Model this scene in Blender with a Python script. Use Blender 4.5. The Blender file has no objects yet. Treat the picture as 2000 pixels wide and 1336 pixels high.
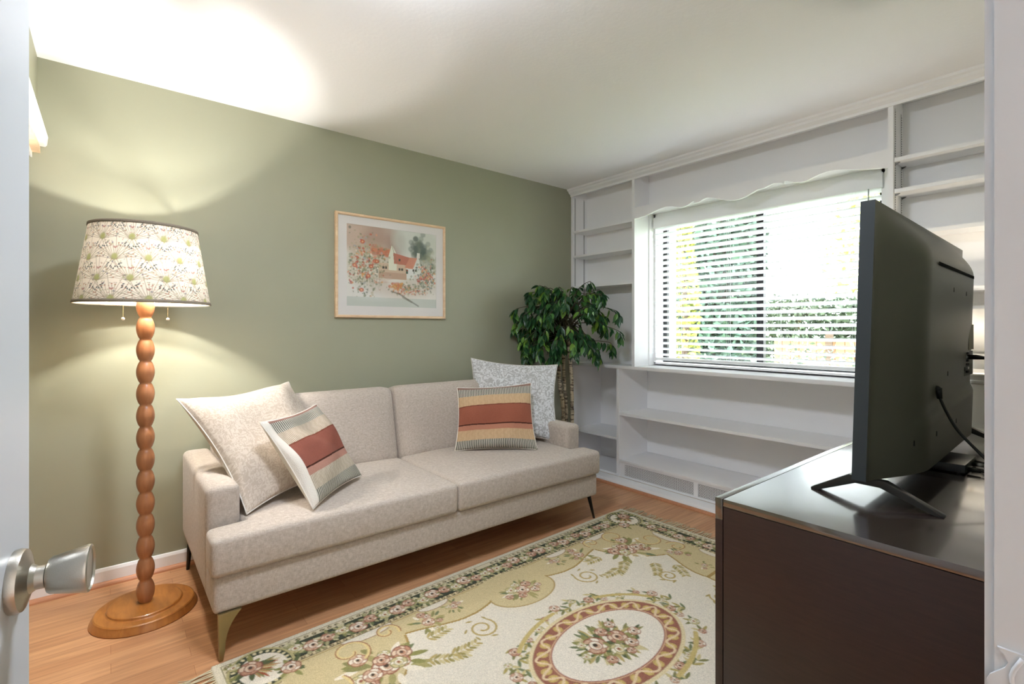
import bpy, bmesh, math, random
import numpy as np
from mathutils import Vector, Matrix

S = bpy.context.scene
COL = S.collection
PI = math.pi

# ------------------------------------------------------------------ camera
cam_d = bpy.data.cameras.new('camera')
cam = bpy.data.objects.new('camera', cam_d)
COL.objects.link(cam)
CAM = Vector((3.011, -3.107, 1.2))
YAW = math.radians(50.87)
cam.location = CAM
cam.rotation_euler = (PI / 2, 0, YAW)
cam_d.sensor_fit = 'HORIZONTAL'
cam_d.sensor_width = 36.0
cam_d.lens = 968.9 * 36 / 2000
cam_d.shift_y = -26.0 / 2000
cam_d.clip_start = 0.02
S.camera = cam

# ------------------------------------------------------------------ world, light, exposure
S.view_settings.view_transform = 'Standard'
S.view_settings.look = 'None'
S.view_settings.gamma = 1.0
S.view_settings.exposure = 1.32
S.view_settings.use_curve_mapping = False
S.cycles.use_denoising = True
S.cycles.max_bounces = 10
S.cycles.diffuse_bounces = 7
S.cycles.transmission_bounces = 8
S.cycles.transparent_max_bounces = 12
S.cycles.sample_clamp_indirect = 6.0
S.cycles.caustics_reflective = False
S.cycles.caustics_refractive = False

WORLD_STRENGTH = 5.0
w = bpy.data.worlds.new('sky')
S.world = w
w.use_nodes = True
bg = w.node_tree.nodes['Background']
bg.inputs[0].default_value = (0.94, 0.97, 1.0, 1)
bg.inputs[1].default_value = WORLD_STRENGTH

sun_d = bpy.data.lights.new('sun', 'SUN')
sun_d.energy = 4.0
sun_d.angle = math.radians(1.0)
sun_d.color = (1.0, 0.95, 0.86)
sun = bpy.data.objects.new('sun', sun_d)
COL.objects.link(sun)
sun.rotation_euler = Vector((0.30, 0.32, -0.90)).to_track_quat('-Z', 'Y').to_euler()

BULB_POWER = 1000.0
HALL_FILL = 3.0
ROOM_FILL = 50.0
TABLE_POWER = 260.0

# ------------------------------------------------------------------ helpers
def lin(c):
    if isinstance(c, str):
        c = c.lstrip('#')
        c = [int(c[i:i + 2], 16) / 255 for i in (0, 2, 4)]
    return tuple(x / 12.92 if x <= 0.04045 else ((x + 0.055) / 1.055) ** 2.4 for x in c)

def nmat(name):
    m = bpy.data.materials.new(name)
    m.use_nodes = True
    return m, m.node_tree.nodes, m.node_tree.links, m.node_tree.nodes['Principled BSDF']

def mat(name, col, rough=0.5, metal=0.0, bump=0.0, bscale=40.0, var=0.0, vscale=6.0, stretch=(1, 1, 1), spec=0.5, emit=None, estr=0.0, coat=0.0, detail=3.0):
    m, N, L, P = nmat(name)
    c = lin(col)
    P.inputs['Base Color'].default_value = (*c, 1)
    P.inputs['Roughness'].default_value = rough
    P.inputs['Metallic'].default_value = metal
    P.inputs['Specular IOR Level'].default_value = spec
    P.inputs['Coat Weight'].default_value = coat
    tc = N.new('ShaderNodeTexCoord')
    mp = N.new('ShaderNodeMapping')
    mp.inputs['Scale'].default_value = stretch
    L.new(tc.outputs['Object'], mp.inputs['Vector'])
    if var > 0:
        n = N.new('ShaderNodeTexNoise')
        n.inputs['Scale'].default_value = vscale
        n.inputs['Detail'].default_value = 4
        L.new(mp.outputs[0], n.inputs['Vector'])
        r = N.new('ShaderNodeValToRGB')
        r.color_ramp.elements[0].position = 0.3
        r.color_ramp.elements[1].position = 0.7
        r.color_ramp.elements[0].color = (*[x * (1 - var) for x in c], 1)
        r.color_ramp.elements[1].color = (*[min(1, x * (1 + var)) for x in c], 1)
        L.new(n.outputs['Fac'], r.inputs['Fac'])
        L.new(r.outputs['Color'], P.inputs['Base Color'])
    if bump > 0:
        n = N.new('ShaderNodeTexNoise')
        n.inputs['Scale'].default_value = bscale
        n.inputs['Detail'].default_value = detail
        L.new(mp.outputs[0], n.inputs['Vector'])
        b = N.new('ShaderNodeBump')
        b.inputs['Strength'].default_value = bump
        b.inputs['Distance'].default_value = 0.01
        L.new(n.outputs['Fac'], b.inputs['Height'])
        L.new(b.outputs['Normal'], P.inputs['Normal'])
    if emit:
        P.inputs['Emission Color'].default_value = (*lin(emit), 1)
        P.inputs['Emission Strength'].default_value = estr
    return m

def attr_mat(name, rough=0.9, bump=0.3, bscale=300.0, spec=0.2, translucent=0.0, noise=0.0):
    m, N, L, P = nmat(name)
    a = N.new('ShaderNodeAttribute')
    a.attribute_name = 'dye'
    L.new(a.outputs['Color'], P.inputs['Base Color'])
    P.inputs['Roughness'].default_value = rough
    P.inputs['Specular IOR Level'].default_value = spec
    tc = N.new('ShaderNodeTexCoord')
    n = N.new('ShaderNodeTexNoise')
    n.inputs['Scale'].default_value = bscale
    n.inputs['Detail'].default_value = 3
    L.new(tc.outputs['Object'], n.inputs['Vector'])
    b = N.new('ShaderNodeBump')
    b.inputs['Strength'].default_value = bump
    b.inputs['Distance'].default_value = 0.004
    L.new(n.outputs['Fac'], b.inputs['Height'])
    L.new(b.outputs['Normal'], P.inputs['Normal'])
    if noise > 0:
        mx = N.new('ShaderNodeMixRGB')
        mx.blend_type = 'MULTIPLY'
        mx.inputs[0].default_value = noise
        cr = N.new('ShaderNodeValToRGB')
        cr.color_ramp.elements[0].position = 0.35
        cr.color_ramp.elements[1].position = 0.6
        L.new(n.outputs['Fac'], cr.inputs['Fac'])
        L.new(a.outputs['Color'], mx.inputs[1])
        L.new(cr.outputs['Color'], mx.inputs[2])
        L.new(mx.outputs[0], P.inputs['Base Color'])
    if translucent > 0:
        t = N.new('ShaderNodeBsdfTranslucent')
        L.new(a.outputs['Color'], t.inputs['Color'])
        mx = N.new('ShaderNodeMixShader')
        mx.inputs[0].default_value = translucent
        out = N['Material Output']
        L.new(P.outputs[0], mx.inputs[1])
        L.new(t.outputs[0], mx.inputs[2])
        L.new(mx.outputs[0], out.inputs['Surface'])
    return m

def link(name, me, m=None, parent=None, smooth=False):
    o = bpy.data.objects.new(name, me)
    COL.objects.link(o)
    if m is not None:
        me.materials.append(m)
    if parent is not None:
        o.parent = parent
    if smooth:
        for p in me.polygons:
            p.use_smooth = True
    return o

def obj(name, bm, m, parent=None, smooth=False, loc=None, rot=None, bevel=0.0, seg=2, shade_angle=None):
    if bevel > 0:
        bmesh.ops.recalc_face_normals(bm, faces=bm.faces[:])
        es = [e for e in bm.edges if len(e.link_faces) == 2 and e.calc_face_angle(0) > 0.5]
        bmesh.ops.bevel(bm, geom=es, offset=bevel, segments=seg, profile=0.6, affect='EDGES', clamp_overlap=True)
    bmesh.ops.recalc_face_normals(bm, faces=bm.faces[:])
    me = bpy.data.meshes.new(name)
    bm.to_mesh(me)
    bm.free()
    o = link(name, me, m, parent, smooth)
    if shade_angle is not None:
        for p in me.polygons:
            p.use_smooth = True
        me.set_sharp_from_angle(angle=shade_angle)
    if loc is not None:
        o.location = loc
    if rot is not None:
        o.rotation_euler = rot
    return o

def B():
    return bmesh.new()

def box(bm, x0, x1, y0, y1, z0, z1):
    vs = [bm.verts.new((x, y, z)) for z in (z0, z1) for y in (y0, y1) for x in (x0, x1)]
    for f in ((0, 2, 3, 1), (4, 5, 7, 6), (0, 1, 5, 4), (2, 6, 7, 3), (0, 4, 6, 2), (1, 3, 7, 5)):
        bm.faces.new([vs[i] for i in f])
    return bm

def bxo(name, m, parent, x0, x1, y0, y1, z0, z1, bevel=0.0, seg=2):
    return obj(name, box(B(), x0, x1, y0, y1, z0, z1), m, parent, bevel=bevel, seg=seg, shade_angle=0.6 if bevel else None)

def prism(bm, poly, axis, a, b):
    """poly of 2D points extruded along axis between a and b"""
    def P(p, t):
        if axis == 'x': return (t, p[0], p[1])
        if axis == 'y': return (p[0], t, p[1])
        return (p[0], p[1], t)
    v0 = [bm.verts.new(P(p, a)) for p in poly]
    v1 = [bm.verts.new(P(p, b)) for p in poly]
    n = len(poly)
    bm.faces.new(v0)
    bm.faces.new(v1[::-1])
    for i in range(n):
        j = (i + 1) % n
        bm.faces.new([v0[i], v0[j], v1[j], v1[i]])
    return bm

def lathe(bm, prof, n=32, c=(0, 0, 0), close=True):
    rings = []
    for r, z in prof:
        if r < 1e-6:
            rings.append([bm.verts.new((c[0], c[1], c[2] + z))])
        else:
            rings.append([bm.verts.new((c[0] + r * math.cos(2 * PI * i / n), c[1] + r * math.sin(2 * PI * i / n), c[2] + z)) for i in range(n)])
    for a, b in zip(rings[:-1], rings[1:]):
        for i in range(n):
            j = (i + 1) % n
            if len(a) == 1 and len(b) == 1: continue
            if len(a) == 1: bm.faces.new([a[0], b[j], b[i]])
            elif len(b) == 1: bm.faces.new([a[i], a[j], b[0]])
            else: bm.faces.new([a[i], a[j], b[j], b[i]])
    if close:
        for r in (rings[0], rings[-1]):
            if len(r) > 2: bm.faces.new(r)
    return bm

def tube(bm, pts, r, n=8):
    pts = [Vector(p) for p in pts]
    rings = []
    prev = None
    for i, p in enumerate(pts):
        d = (pts[min(i + 1, len(pts) - 1)] - pts[max(i - 1, 0)]).normalized()
        if prev is None:
            u = d.orthogonal().normalized()
        else:
            u = (prev - d * prev.dot(d)).normalized()
        prev = u
        v = d.cross(u)
        rr = r[i] if isinstance(r, (list, tuple)) else r
        rings.append([bm.verts.new(p + (u * math.cos(2 * PI * k / n) + v * math.sin(2 * PI * k / n)) * rr) for k in range(n)])
    for a, b in zip(rings[:-1], rings[1:]):
        for k in range(n):
            j = (k + 1) % n
            bm.faces.new([a[k], a[j], b[j], b[k]])
    bm.faces.new(rings[0][::-1])
    bm.faces.new(rings[-1])
    return bm

def bez(ps, n=24):
    """Catmull-Rom through points"""
    ps = [Vector(p) for p in ps]
    ps = [ps[0] * 2 - ps[1]] + ps + [ps[-1] * 2 - ps[-2]]
    out = []
    m = len(ps) - 3
    for s in range(m):
        p0, p1, p2, p3 = ps[s:s + 4]
        k = max(2, n // m)
        for i in range(k + (1 if s == m - 1 else 0)):
            t = i / k
            out.append(0.5 * ((2 * p1) + (-p0 + p2) * t + (2 * p0 - 5 * p1 + 4 * p2 - p3) * t * t + (-p0 + 3 * p1 - 3 * p2 + p3) * t ** 3))
    return out

def empty(name, loc, label, cat, group=None, rotz=0.0):
    o = bpy.data.objects.new(name, None)
    COL.objects.link(o)
    o.location = loc
    o.rotation_euler = (0, 0, rotz)
    o.empty_display_size = 0.1
    tag(o, label, cat, group)
    return o

def tag(o, label, cat, group=None, kind=None):
    o['label'] = label
    o['category'] = cat
    if group: o['group'] = group
    if kind: o['kind'] = kind
    return o

def settle(root):
    """parts were modelled in world coordinates: keep them there under a root that stands at the thing's base"""
    bpy.context.view_layer.update()
    inv = root.matrix_world.inverted()
    for c in root.children:
        c.matrix_parent_inverse = inv

def struct(name, bm, m, parent=None, **k):
    o = obj(name, bm, m, parent, **k)
    if parent is None:
        o['kind'] = 'structure'
    return o

def grid_mesh(name, pos, colors=None, closed_u=False, m=None, parent=None, smooth=True):
    """pos: (H, W, 3) array, colours (H, W, 3) linear"""
    H, W = pos.shape[:2]
    me = bpy.data.meshes.new(name)
    idx = np.arange(H * W).reshape(H, W)
    if closed_u:
        idx = np.concatenate([idx, idx[:, :1]], 1)
    a = idx[:-1, :-1].ravel(); b = idx[:-1, 1:].ravel(); c = idx[1:, 1:].ravel(); d = idx[1:, :-1].ravel()
    q = np.stack([a, b, c, d], 1).astype(np.int32)
    nf = len(q)
    me.vertices.add(H * W)
    me.vertices.foreach_set('co', pos.reshape(-1).astype(np.float32))
    me.loops.add(nf * 4)
    me.loops.foreach_set('vertex_index', q.ravel())
    me.polygons.add(nf)
    me.polygons.foreach_set('loop_start', np.arange(nf, dtype=np.int32) * 4)
    me.polygons.foreach_set('loop_total', np.full(nf, 4, dtype=np.int32))
    me.polygons.foreach_set('use_smooth', np.full(nf, smooth))
    me.update(calc_edges=True)
    if colors is not None:
        at = me.color_attributes.new('dye', 'FLOAT_COLOR', 'POINT')
        rgba = np.ones((H * W, 4), np.float32)
        rgba[:, :3] = colors.reshape(-1, 3)
        at.data.foreach_set('color', rgba.ravel())
    return link(name, me, m, parent)

# ---- a small painter for woven, printed and dyed patterns (arrays of colour, in metres)
class Paint:
    def __init__(s, W, H, res, base):
        s.res = res
        s.nx, s.ny = int(round(W / res)) + 1, int(round(H / res)) + 1
        s.W, s.H = W, H
        s.C = np.empty((s.ny, s.nx, 3)); s.C[:] = lin(base)
        s.X, s.Y = np.meshgrid(np.linspace(0, W, s.nx), np.linspace(0, H, s.ny))
        s.rng = np.random.default_rng(7)
    def win(s, cx, cy, r):
        i0 = max(0, int((cx - r) / s.res)); i1 = min(s.nx, int((cx + r) / s.res) + 2)
        j0 = max(0, int((cy - r) / s.res)); j1 = min(s.ny, int((cy + r) / s.res) + 2)
        return slice(j0, max(j0, j1)), slice(i0, max(i0, i1))
    def mask(s, sl, m, col, a=1.0):
        c = np.array(lin(col)) if not isinstance(col, np.ndarray) else col
        v = s.C[sl]
        m = np.clip(m, 0, 1)[..., None] * a
        s.C[sl] = v * (1 - m) + c * m
    def ell(s, cx, cy, rx, ry, col, rot=0.0, a=1.0, soft=None, inner=0.0):
        r = max(rx, ry) * 1.1 + s.res * 2
        sl = s.win(cx, cy, r)
        x = s.X[sl] - cx; y = s.Y[sl] - cy
        c, n = math.cos(rot), math.sin(rot)
        u = (x * c + y * n) / rx; v = (-x * n + y * c) / ry
        d = np.sqrt(u * u + v * v)
        k = min(rx, ry) / (soft or s.res)
        m = np.clip((1 - d) * k + 0.5, 0, 1)
        if inner: m = m * np.clip((d - inner) * k + 0.5, 0, 1)
        s.mask(sl, m, col, a)
    def stroke(s, pts, w, col, a=1.0):
        for (x0, y0), (x1, y1) in zip(pts[:-1], pts[1:]):
            L = math.hypot(x1 - x0, y1 - y0) + 1e-9
            cx, cy = (x0 + x1) / 2, (y0 + y1) / 2
            sl = s.win(cx, cy, L / 2 + w + s.res)
            x = s.X[sl] - x0; y = s.Y[sl] - y0
            t = np.clip((x * (x1 - x0) + y * (y1 - y0)) / L ** 2, 0, 1)
            d = np.hypot(x - t * (x1 - x0), y - t * (y1 - y0))
            s.mask(sl, np.clip((w / 2 - d) / s.res + 0.5, 0, 1), col, a)
    def leaf(s, cx, cy, l, wd, ang, col, a=1.0):
        ex, ey = cx + math.cos(ang) * l / 2, cy + math.sin(ang) * l / 2
        sl = s.win(ex, ey, l * 0.6 + s.res)
        x = s.X[sl] - cx; y = s.Y[sl] - cy
        u = (x * math.cos(ang) + y * math.sin(ang)) / l
        v = (-x * math.sin(ang) + y * math.cos(ang))
        hw = wd / 2 * np.sin(np.clip(u, 0, 1) * PI) ** 0.7
        s.mask(sl, np.where((u > 0) & (u < 1), np.clip((hw - abs(v)) / s.res + 0.5, 0, 1), 0), col, a)
    def rose(s, cx, cy, r, cols, leaves=0, lcol=('#8c8a56', '#5c6446'), seed=None):
        g = np.random.default_rng(seed if seed is not None else int(s.rng.integers(1e9)))
        for k in range(leaves):
            t = g.uniform(0, 2 * PI)
            s.leaf(cx + math.cos(t) * r * .5, cy + math.sin(t) * r * .5, r * g.uniform(.8, 1.5), r * .45, t + g.uniform(-.4, .4), lcol[k % len(lcol)])
        o, mid, li, ce = cols
        n = 7
        for k in range(n):
            t = 2 * PI * k / n + g.uniform(-.2, .2)
            s.ell(cx + math.cos(t) * r * .62, cy + math.sin(t) * r * .62, r * .46, r * .34, o, t + PI / 2)
            s.ell(cx + math.cos(t) * r * .58, cy + math.sin(t) * r * .58, r * .38, r * .26, li if k % 2 else mid, t + PI / 2)
        s.ell(cx, cy, r * .55, r * .5, o)
        s.ell(cx, cy, r * .47, r * .42, li)
        s.ell(cx + r * .1, cy + r * .05, r * .3, r * .26, mid)
        s.ell(cx - r * .05, cy, r * .2, r * .17, ce)
    def spiral(s, cx, cy, r, turns, a0, w, col, sgn=1):
        n = int(turns * 22)
        s.stroke([(cx + r * (1 - .75 * i / n) * math.cos(a0 + sgn * 2 * PI * turns * i / n), cy + r * (1 - .75 * i / n) * math.sin(a0 + sgn * 2 * PI * turns * i / n)) for i in range(n + 1)], w, col)

# ------------------------------------------------------------------ materials
M_WHITE = mat('white_paint', '#f3f3f4', 0.38, spec=0.35)
M_CEIL = mat('ceiling_paint', '#fafafc', 0.85, bump=0.08, bscale=60, spec=0.2)
M_GREEN = mat('sage_wall_paint', '#9c9d88', 0.5, bump=0.12, bscale=9, var=0.015, vscale=3, spec=0.35)
M_DOOR = mat('door_paint', '#c2c6ca', 0.3, spec=0.5)
M_SILVER = mat('brushed_nickel', '#b8b3a8', 0.32, metal=1.0, bump=0.05, bscale=90, stretch=(1, 8, 8))
M_BLACK = mat('black_plastic', '#16181a', 0.4)
M_STEEL = mat('thin_metal', '#9a9a98', 0.3, metal=1.0)

def floor_mat():
    m, N, L, P = nmat('laminate_floor')
    tc = N.new('ShaderNodeTexCoord')
    mp = N.new('ShaderNodeMapping')
    mp.inputs['Rotation'].default_value = (0, 0, PI / 2)
    L.new(tc.outputs['Object'], mp.inputs['Vector'])
    br = N.new('ShaderNodeTexBrick')
    br.offset = 0.37
    br.inputs['Scale'].default_value = 1.0
    br.inputs['Brick Width'].default_value = 0.62
    br.inputs['Row Height'].default_value = 0.066
    br.inputs['Mortar Size'].default_value = 0.0006
    br.inputs['Color1'].default_value = (*lin('#d0a078'), 1)
    br.inputs['Color2'].default_value = (*lin('#bc8a64'), 1)
    br.inputs['Mortar'].default_value = (*lin('#95603c'), 1)
    L.new(mp.outputs[0], br.inputs['Vector'])
    mp2 = N.new('ShaderNodeMapping')
    mp2.inputs['Scale'].default_value = (38, 2.2, 1)
    L.new(tc.outputs['Object'], mp2.inputs['Vector'])
    n = N.new('ShaderNodeTexNoise')
    n.inputs['Scale'].default_value = 1.6
    n.inputs['Detail'].default_value = 6
    n.inputs['Distortion'].default_value = 0.6
    L.new(mp2.outputs[0], n.inputs['Vector'])
    cr = N.new('ShaderNodeValToRGB')
    cr.color_ramp.elements[0].position = 0.3
    cr.color_ramp.elements[0].color = (0.72, 0.66, 0.6, 1)
    cr.color_ramp.elements[1].position = 0.68
    cr.color_ramp.elements[1].color = (1.08, 1.05, 1.0, 1)
    L.new(n.outputs['Fac'], cr.inputs['Fac'])
    mx = N.new('ShaderNodeMixRGB')
    mx.blend_type = 'MULTIPLY'
    mx.inputs[0].default_value = 0.8
    L.new(br.outputs['Color'], mx.inputs[1])
    L.new(cr.outputs['Color'], mx.inputs[2])
    L.new(mx.outputs[0], P.inputs['Base Color'])
    P.inputs['Roughness'].default_value = 0.33
    P.inputs['Specular IOR Level'].default_value = 0.4
    return m

M_FLOOR = floor_mat()

def wood_mat(name, c1, c2, rough=0.4, scale=(3, 3, 0.6), coat=0.0, ns=6.0, spec=0.5):
    m, N, L, P = nmat(name)
    tc = N.new('ShaderNodeTexCoord')
    mp = N.new('ShaderNodeMapping')
    mp.inputs['Scale'].default_value = scale
    L.new(tc.outputs['Object'], mp.inputs['Vector'])
    n = N.new('ShaderNodeTexNoise')
    n.inputs['Scale'].default_value = ns
    n.inputs['Detail'].default_value = 6
    n.inputs['Distortion'].default_value = 0.8
    L.new(mp.outputs[0], n.inputs['Vector'])
    cr = N.new('ShaderNodeValToRGB')
    cr.color_ramp.elements[0].position = 0.3
    cr.color_ramp.elements[0].color = (*lin(c1), 1)
    cr.color_ramp.elements[1].position = 0.7
    cr.color_ramp.elements[1].color = (*lin(c2), 1)
    L.new(n.outputs['Fac'], cr.inputs['Fac'])
    L.new(cr.outputs['Color'], P.inputs['Base Color'])
    P.inputs['Roughness'].default_value = rough
    P.inputs['Coat Weight'].default_value = coat
    P.inputs['Coat Roughness'].default_value = .12
    P.inputs['Coat IOR'].default_value = 1.5 if coat < .9 else 2.3
    P.inputs['Specular IOR Level'].default_value = spec
    return m

M_LAMPWOOD = wood_mat('lamp_wood', '#94603e', '#ab744c', 0.36, (8, 8, 1.2), coat=0.2)
M_LAMPBASE = wood_mat('lamp_base_wood', '#9a5f2c', '#b37638', 0.34, (2, 7, 2), coat=0.2)
M_QROUND = wood_mat('quarter_round_wood', '#b87f5c', '#c98f6b', 0.4, (10, 1, 10))
M_FRAMEWOOD = wood_mat('pale_frame_wood', '#d3b08c', '#e6cba9', 0.4, (6, 2, 6))
M_DRESSER = wood_mat('espresso_wood', '#2b1c19', '#35231f', 0.32, (4, 4, 40), ns=4, spec=0.5)
M_DRESSTOP = wood_mat('espresso_top', '#241a18', '#2c201d', 0.25, (4, 1, 4), ns=5, spec=1.0, coat=1.0)

def linen(name, base, dark, light):
    m, N, L, P = nmat(name)
    tc = N.new('ShaderNodeTexCoord')
    cols = []
    nf = []
    for sc in ((260, 260, 2200), (2200, 260, 260), (260, 2200, 260)):
        mp = N.new('ShaderNodeMapping')
        mp.inputs['Scale'].default_value = tuple(x / 10 for x in sc)
        L.new(tc.outputs['Object'], mp.inputs['Vector'])
        n = N.new('ShaderNodeTexNoise')
        n.inputs['Scale'].default_value = 2.6
        n.inputs['Detail'].default_value = 2
        L.new(mp.outputs[0], n.inputs['Vector'])
        nf.append(n)
    def add(a, b):
        q = N.new('ShaderNodeMath'); q.operation = 'ADD'
        L.new(a, q.inputs[0]); L.new(b, q.inputs[1])
        return q.outputs[0]
    s = add(add(nf[0].outputs['Fac'], nf[1].outputs['Fac']), nf[2].outputs['Fac'])
    q = N.new('ShaderNodeMath'); q.operation = 'MULTIPLY'; q.inputs[1].default_value = 1 / 3
    L.new(s, q.inputs[0])
    cr = N.new('ShaderNodeValToRGB')
    cr.color_ramp.elements[0].position = 0.36
    cr.color_ramp.elements[0].color = (*lin(dark), 1)
    cr.color_ramp.elements[1].position = 0.64
    cr.color_ramp.elements[1].color = (*lin(light), 1)
    e = cr.color_ramp.elements.new(0.5); e.color = (*lin(base), 1)
    L.new(q.outputs[0], cr.inputs['Fac'])
    L.new(cr.outputs['Color'], P.inputs['Base Color'])
    b = N.new('ShaderNodeBump')
    b.inputs['Strength'].default_value = 0.35
    b.inputs['Distance'].default_value = 0.003
    L.new(q.outputs[0], b.inputs['Height'])
    L.new(b.outputs['Normal'], P.inputs['Normal'])
    P.inputs['Roughness'].default_value = 0.9
    P.inputs['Specular IOR Level'].default_value = 0.2
    P.inputs['Sheen Weight'].default_value = 0.15
    return m

M_LINEN = linen('oatmeal_linen', '#b8aca0', '#a79b8f', '#c9bfb4')
M_GOLD = mat('brass_leg', '#9c8a60', 0.36, metal=0.8)
M_KNOB_LEGSHADE = mat('knob_and_leg_shade', '#1c1a18', 0.35, metal=0.4)

# ------------------------------------------------------------------ room shell
XR = 2.96           # face of the wall with the doorway
YN = -3.35          # face of the wall behind the lamp side
YB = 0.38           # face of the window wall
ZC = 2.396
WINX0, WINX1, WINZ0, WINZ1 = 0.675, 2.195, 0.925, 2.10

struct('floor', box(B(), -0.15, 4.6, -4.6, 0.55, -0.12, 0.0), M_FLOOR)
struct('ceiling', box(B(), -0.15, 4.6, -4.6, 0.55, ZC, ZC + 0.12), M_CEIL)
struct('wall_left', box(B(), -0.15, 0.0, -4.1, 0.55, 0, ZC), M_GREEN)

bm = B()
box(bm, 0.0, WINX0, YB, YB + 0.17, 0, ZC)
box(bm, WINX1, XR + 0.15, YB, YB + 0.17, 0, ZC)
box(bm, WINX0, WINX1, YB, YB + 0.17, 0, WINZ0)
box(bm, WINX0, WINX1, YB, YB + 0.17, WINZ1, ZC)
struct('wall_back', bm, M_WHITE)

# wall with the closet (near side, left of the camera)
CX0, CX1, CZ = 0.0, 1.95, 2.0      # open closet recess reaching the green wall
bm = B()
box(bm, CX1, XR + 0.12, YN - 0.12, YN, 0, ZC)
box(bm, CX0, CX1, YN - 0.12, YN, CZ, ZC)
box(bm, CX1, CX1 + .1, YN - .62, YN - .12, 0, ZC)
box(bm, CX0, CX1 + .1, YN - .72, YN - .62, 0, ZC)
struct('wall_near', bm, M_GREEN)

# wall with the doorway the photograph is taken from
DY0, DY1, DZ = -3.30, -2.57, 2.05
bm = B()
box(bm, XR, XR + 0.12, DY1 + 0.012, YB, 0, ZC)
box(bm, XR, XR + 0.12, YN, DY0 - 0.012, 0, ZC)
box(bm, XR, XR + 0.12, DY0 - 0.012, DY1 + 0.012, DZ + 0.012, ZC)
struct('wall_right', bm, M_GREEN)

# trim around the doorway
bm = B()
box(bm, XR - 0.012, XR + 0.132, DY1, DY1 + 0.012, 0, DZ)
box(bm, XR - 0.012, XR + 0.132, DY0 - 0.012, DY0, 0, DZ)
box(bm, XR - 0.012, XR + 0.132, DY0 - 0.012, DY1 + 0.012, DZ, DZ + 0.012)
box(bm, XR + 0.045, XR + 0.085, DY1 - 0.011, DY1, 0, DZ)
struct('door_frame_jamb', bm, M_DOOR)
bpy.data.objects['door_frame_jamb'].name = 'trim_1'
bm = B()
prism(bm, [(XR, DY1 + .004), (XR - .018, DY1 + .004), (XR - .018, DY1 + .02), (XR - .012, DY1 + .03), (XR - .012, DY1 + .05), (XR - .007, DY1 + .066), (XR, DY1 + .066)], 'z', 0, DZ + .06)
box(bm, XR - .018, XR, DY0 - .045, DY0 - .004, 0, DZ + .06)
box(bm, XR - .016, XR, DY0 - .004, DY1 + .004, DZ + .004, DZ + .06)
struct('trim_2', bm, M_DOOR)

# strike plate on the jamb
sp = empty('strike_plate', (XR + .02, DY1, .925), 'white painted strike plate with a curved lip on the door jamb', 'strike plate')
bm = B()
y = DY1 - .0012
prof = []
for i in range(13):
    t = i / 12
    z = .8965 + .057 * t
    prof.append((XR - .010 + 0.006 * math.sin(t * PI * 3) * (1 if i not in (0, 12) else 0), z))
poly = prof + [(XR + .030, .9535), (XR + .030, .8965)]
prism(bm, poly, 'y', y - .0012, DY1)
obj('plate', bm, M_DOOR, sp)
bm = B()
prism(bm, [(XR + .008, .91), (XR + .008, .94), (XR + .022, .943), (XR + .022, .907)], 'y', y - .0018, y - .0010)
obj('latch_hole', bm, M_BLACK, sp)
bm = B()
tube(bm, [(XR + .0015 + .0035 * math.sin(t * .7), y - .0022, .899 + t * .0052) for t in range(11)], .0016, 6)
obj('lip', bm, M_DOOR, sp, smooth=True)
settle(sp)

# skirting of the green wall: white board and wooden quarter round
bm = B()
prism(bm, [(0, 0), (.012, 0), (.012, .066), (.007, .078), (0, .08)], 'y', YN - .62, -0.10)
struct('baseboard_left', bm, M_WHITE)
def quarter(r):
    return [(0, 0), (r, 0)] + [(r * math.cos(a), r * math.sin(a)) for a in (.4, .8, 1.2)] + [(0, r)]
bm = B()
prism(bm, [(.012 + p[0], p[1]) for p in quarter(.019)], 'y', YN - .62, -0.12)
struct('trim_3', bm, M_QROUND)
bm = B()
prism(bm, [(XR, 0), (XR - .012, 0), (XR - .012, .07), (XR, .08)], 'y', DY1 + .07, -0.10)
struct('baseboard_right', bm, M_WHITE)
bm = B()
prism(bm, [(YN, 0), (YN + .012, 0), (YN + .012, .07), (YN, .08)], 'x', CX1 + .08, XR - .02)
struct('baseboard_near', bm, M_WHITE)

# closet: open recess with a moulded head and a sliding door track
bm = B()
prism(bm, [(YN, 2.004), (YN + .026, 2.004), (YN + .032, 2.012), (YN + .036, 2.050), (YN, 2.056)], 'x', .001, CX1 + .09)
struct('trim_4', bm, M_WHITE, bevel=.002)
bm = B()
box(bm, CX1, CX1 + .07, YN, YN + .018, 0, 2.003)
struct('trim_5', bm, M_WHITE)
struct('trim_10', box(B(), .001, CX1 - .002, YN - .016, YN + .010, 1.974, 2.0), M_FRAMEWOOD)
bm = B()
prism(bm, [(YN - .10, 1.999), (YN - .10, 1.955), (YN - .094, 1.955), (YN - .094, 1.985), (YN - .060, 1.985), (YN - .060, 1.955), (YN - .054, 1.955), (YN - .054, 1.985), (YN - .022, 1.985), (YN - .022, 1.95), (YN - .016, 1.95), (YN - .016, 1.999)], 'x', .002, CX1 - .003)
struct('trim_11', bm, M_WHITE)

# the open room door at the left edge, with its knob
HX, HY = XR - .012, -3.292
door = empty('door_1', (HX, HY, 0), 'x', 'x')
for k in ('label', 'category'):
    del door[k]
door['kind'] = 'structure'
DW = .755
ang = math.atan2(.1125, -.745)
door.rotation_euler = (0, 0, ang)
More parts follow.
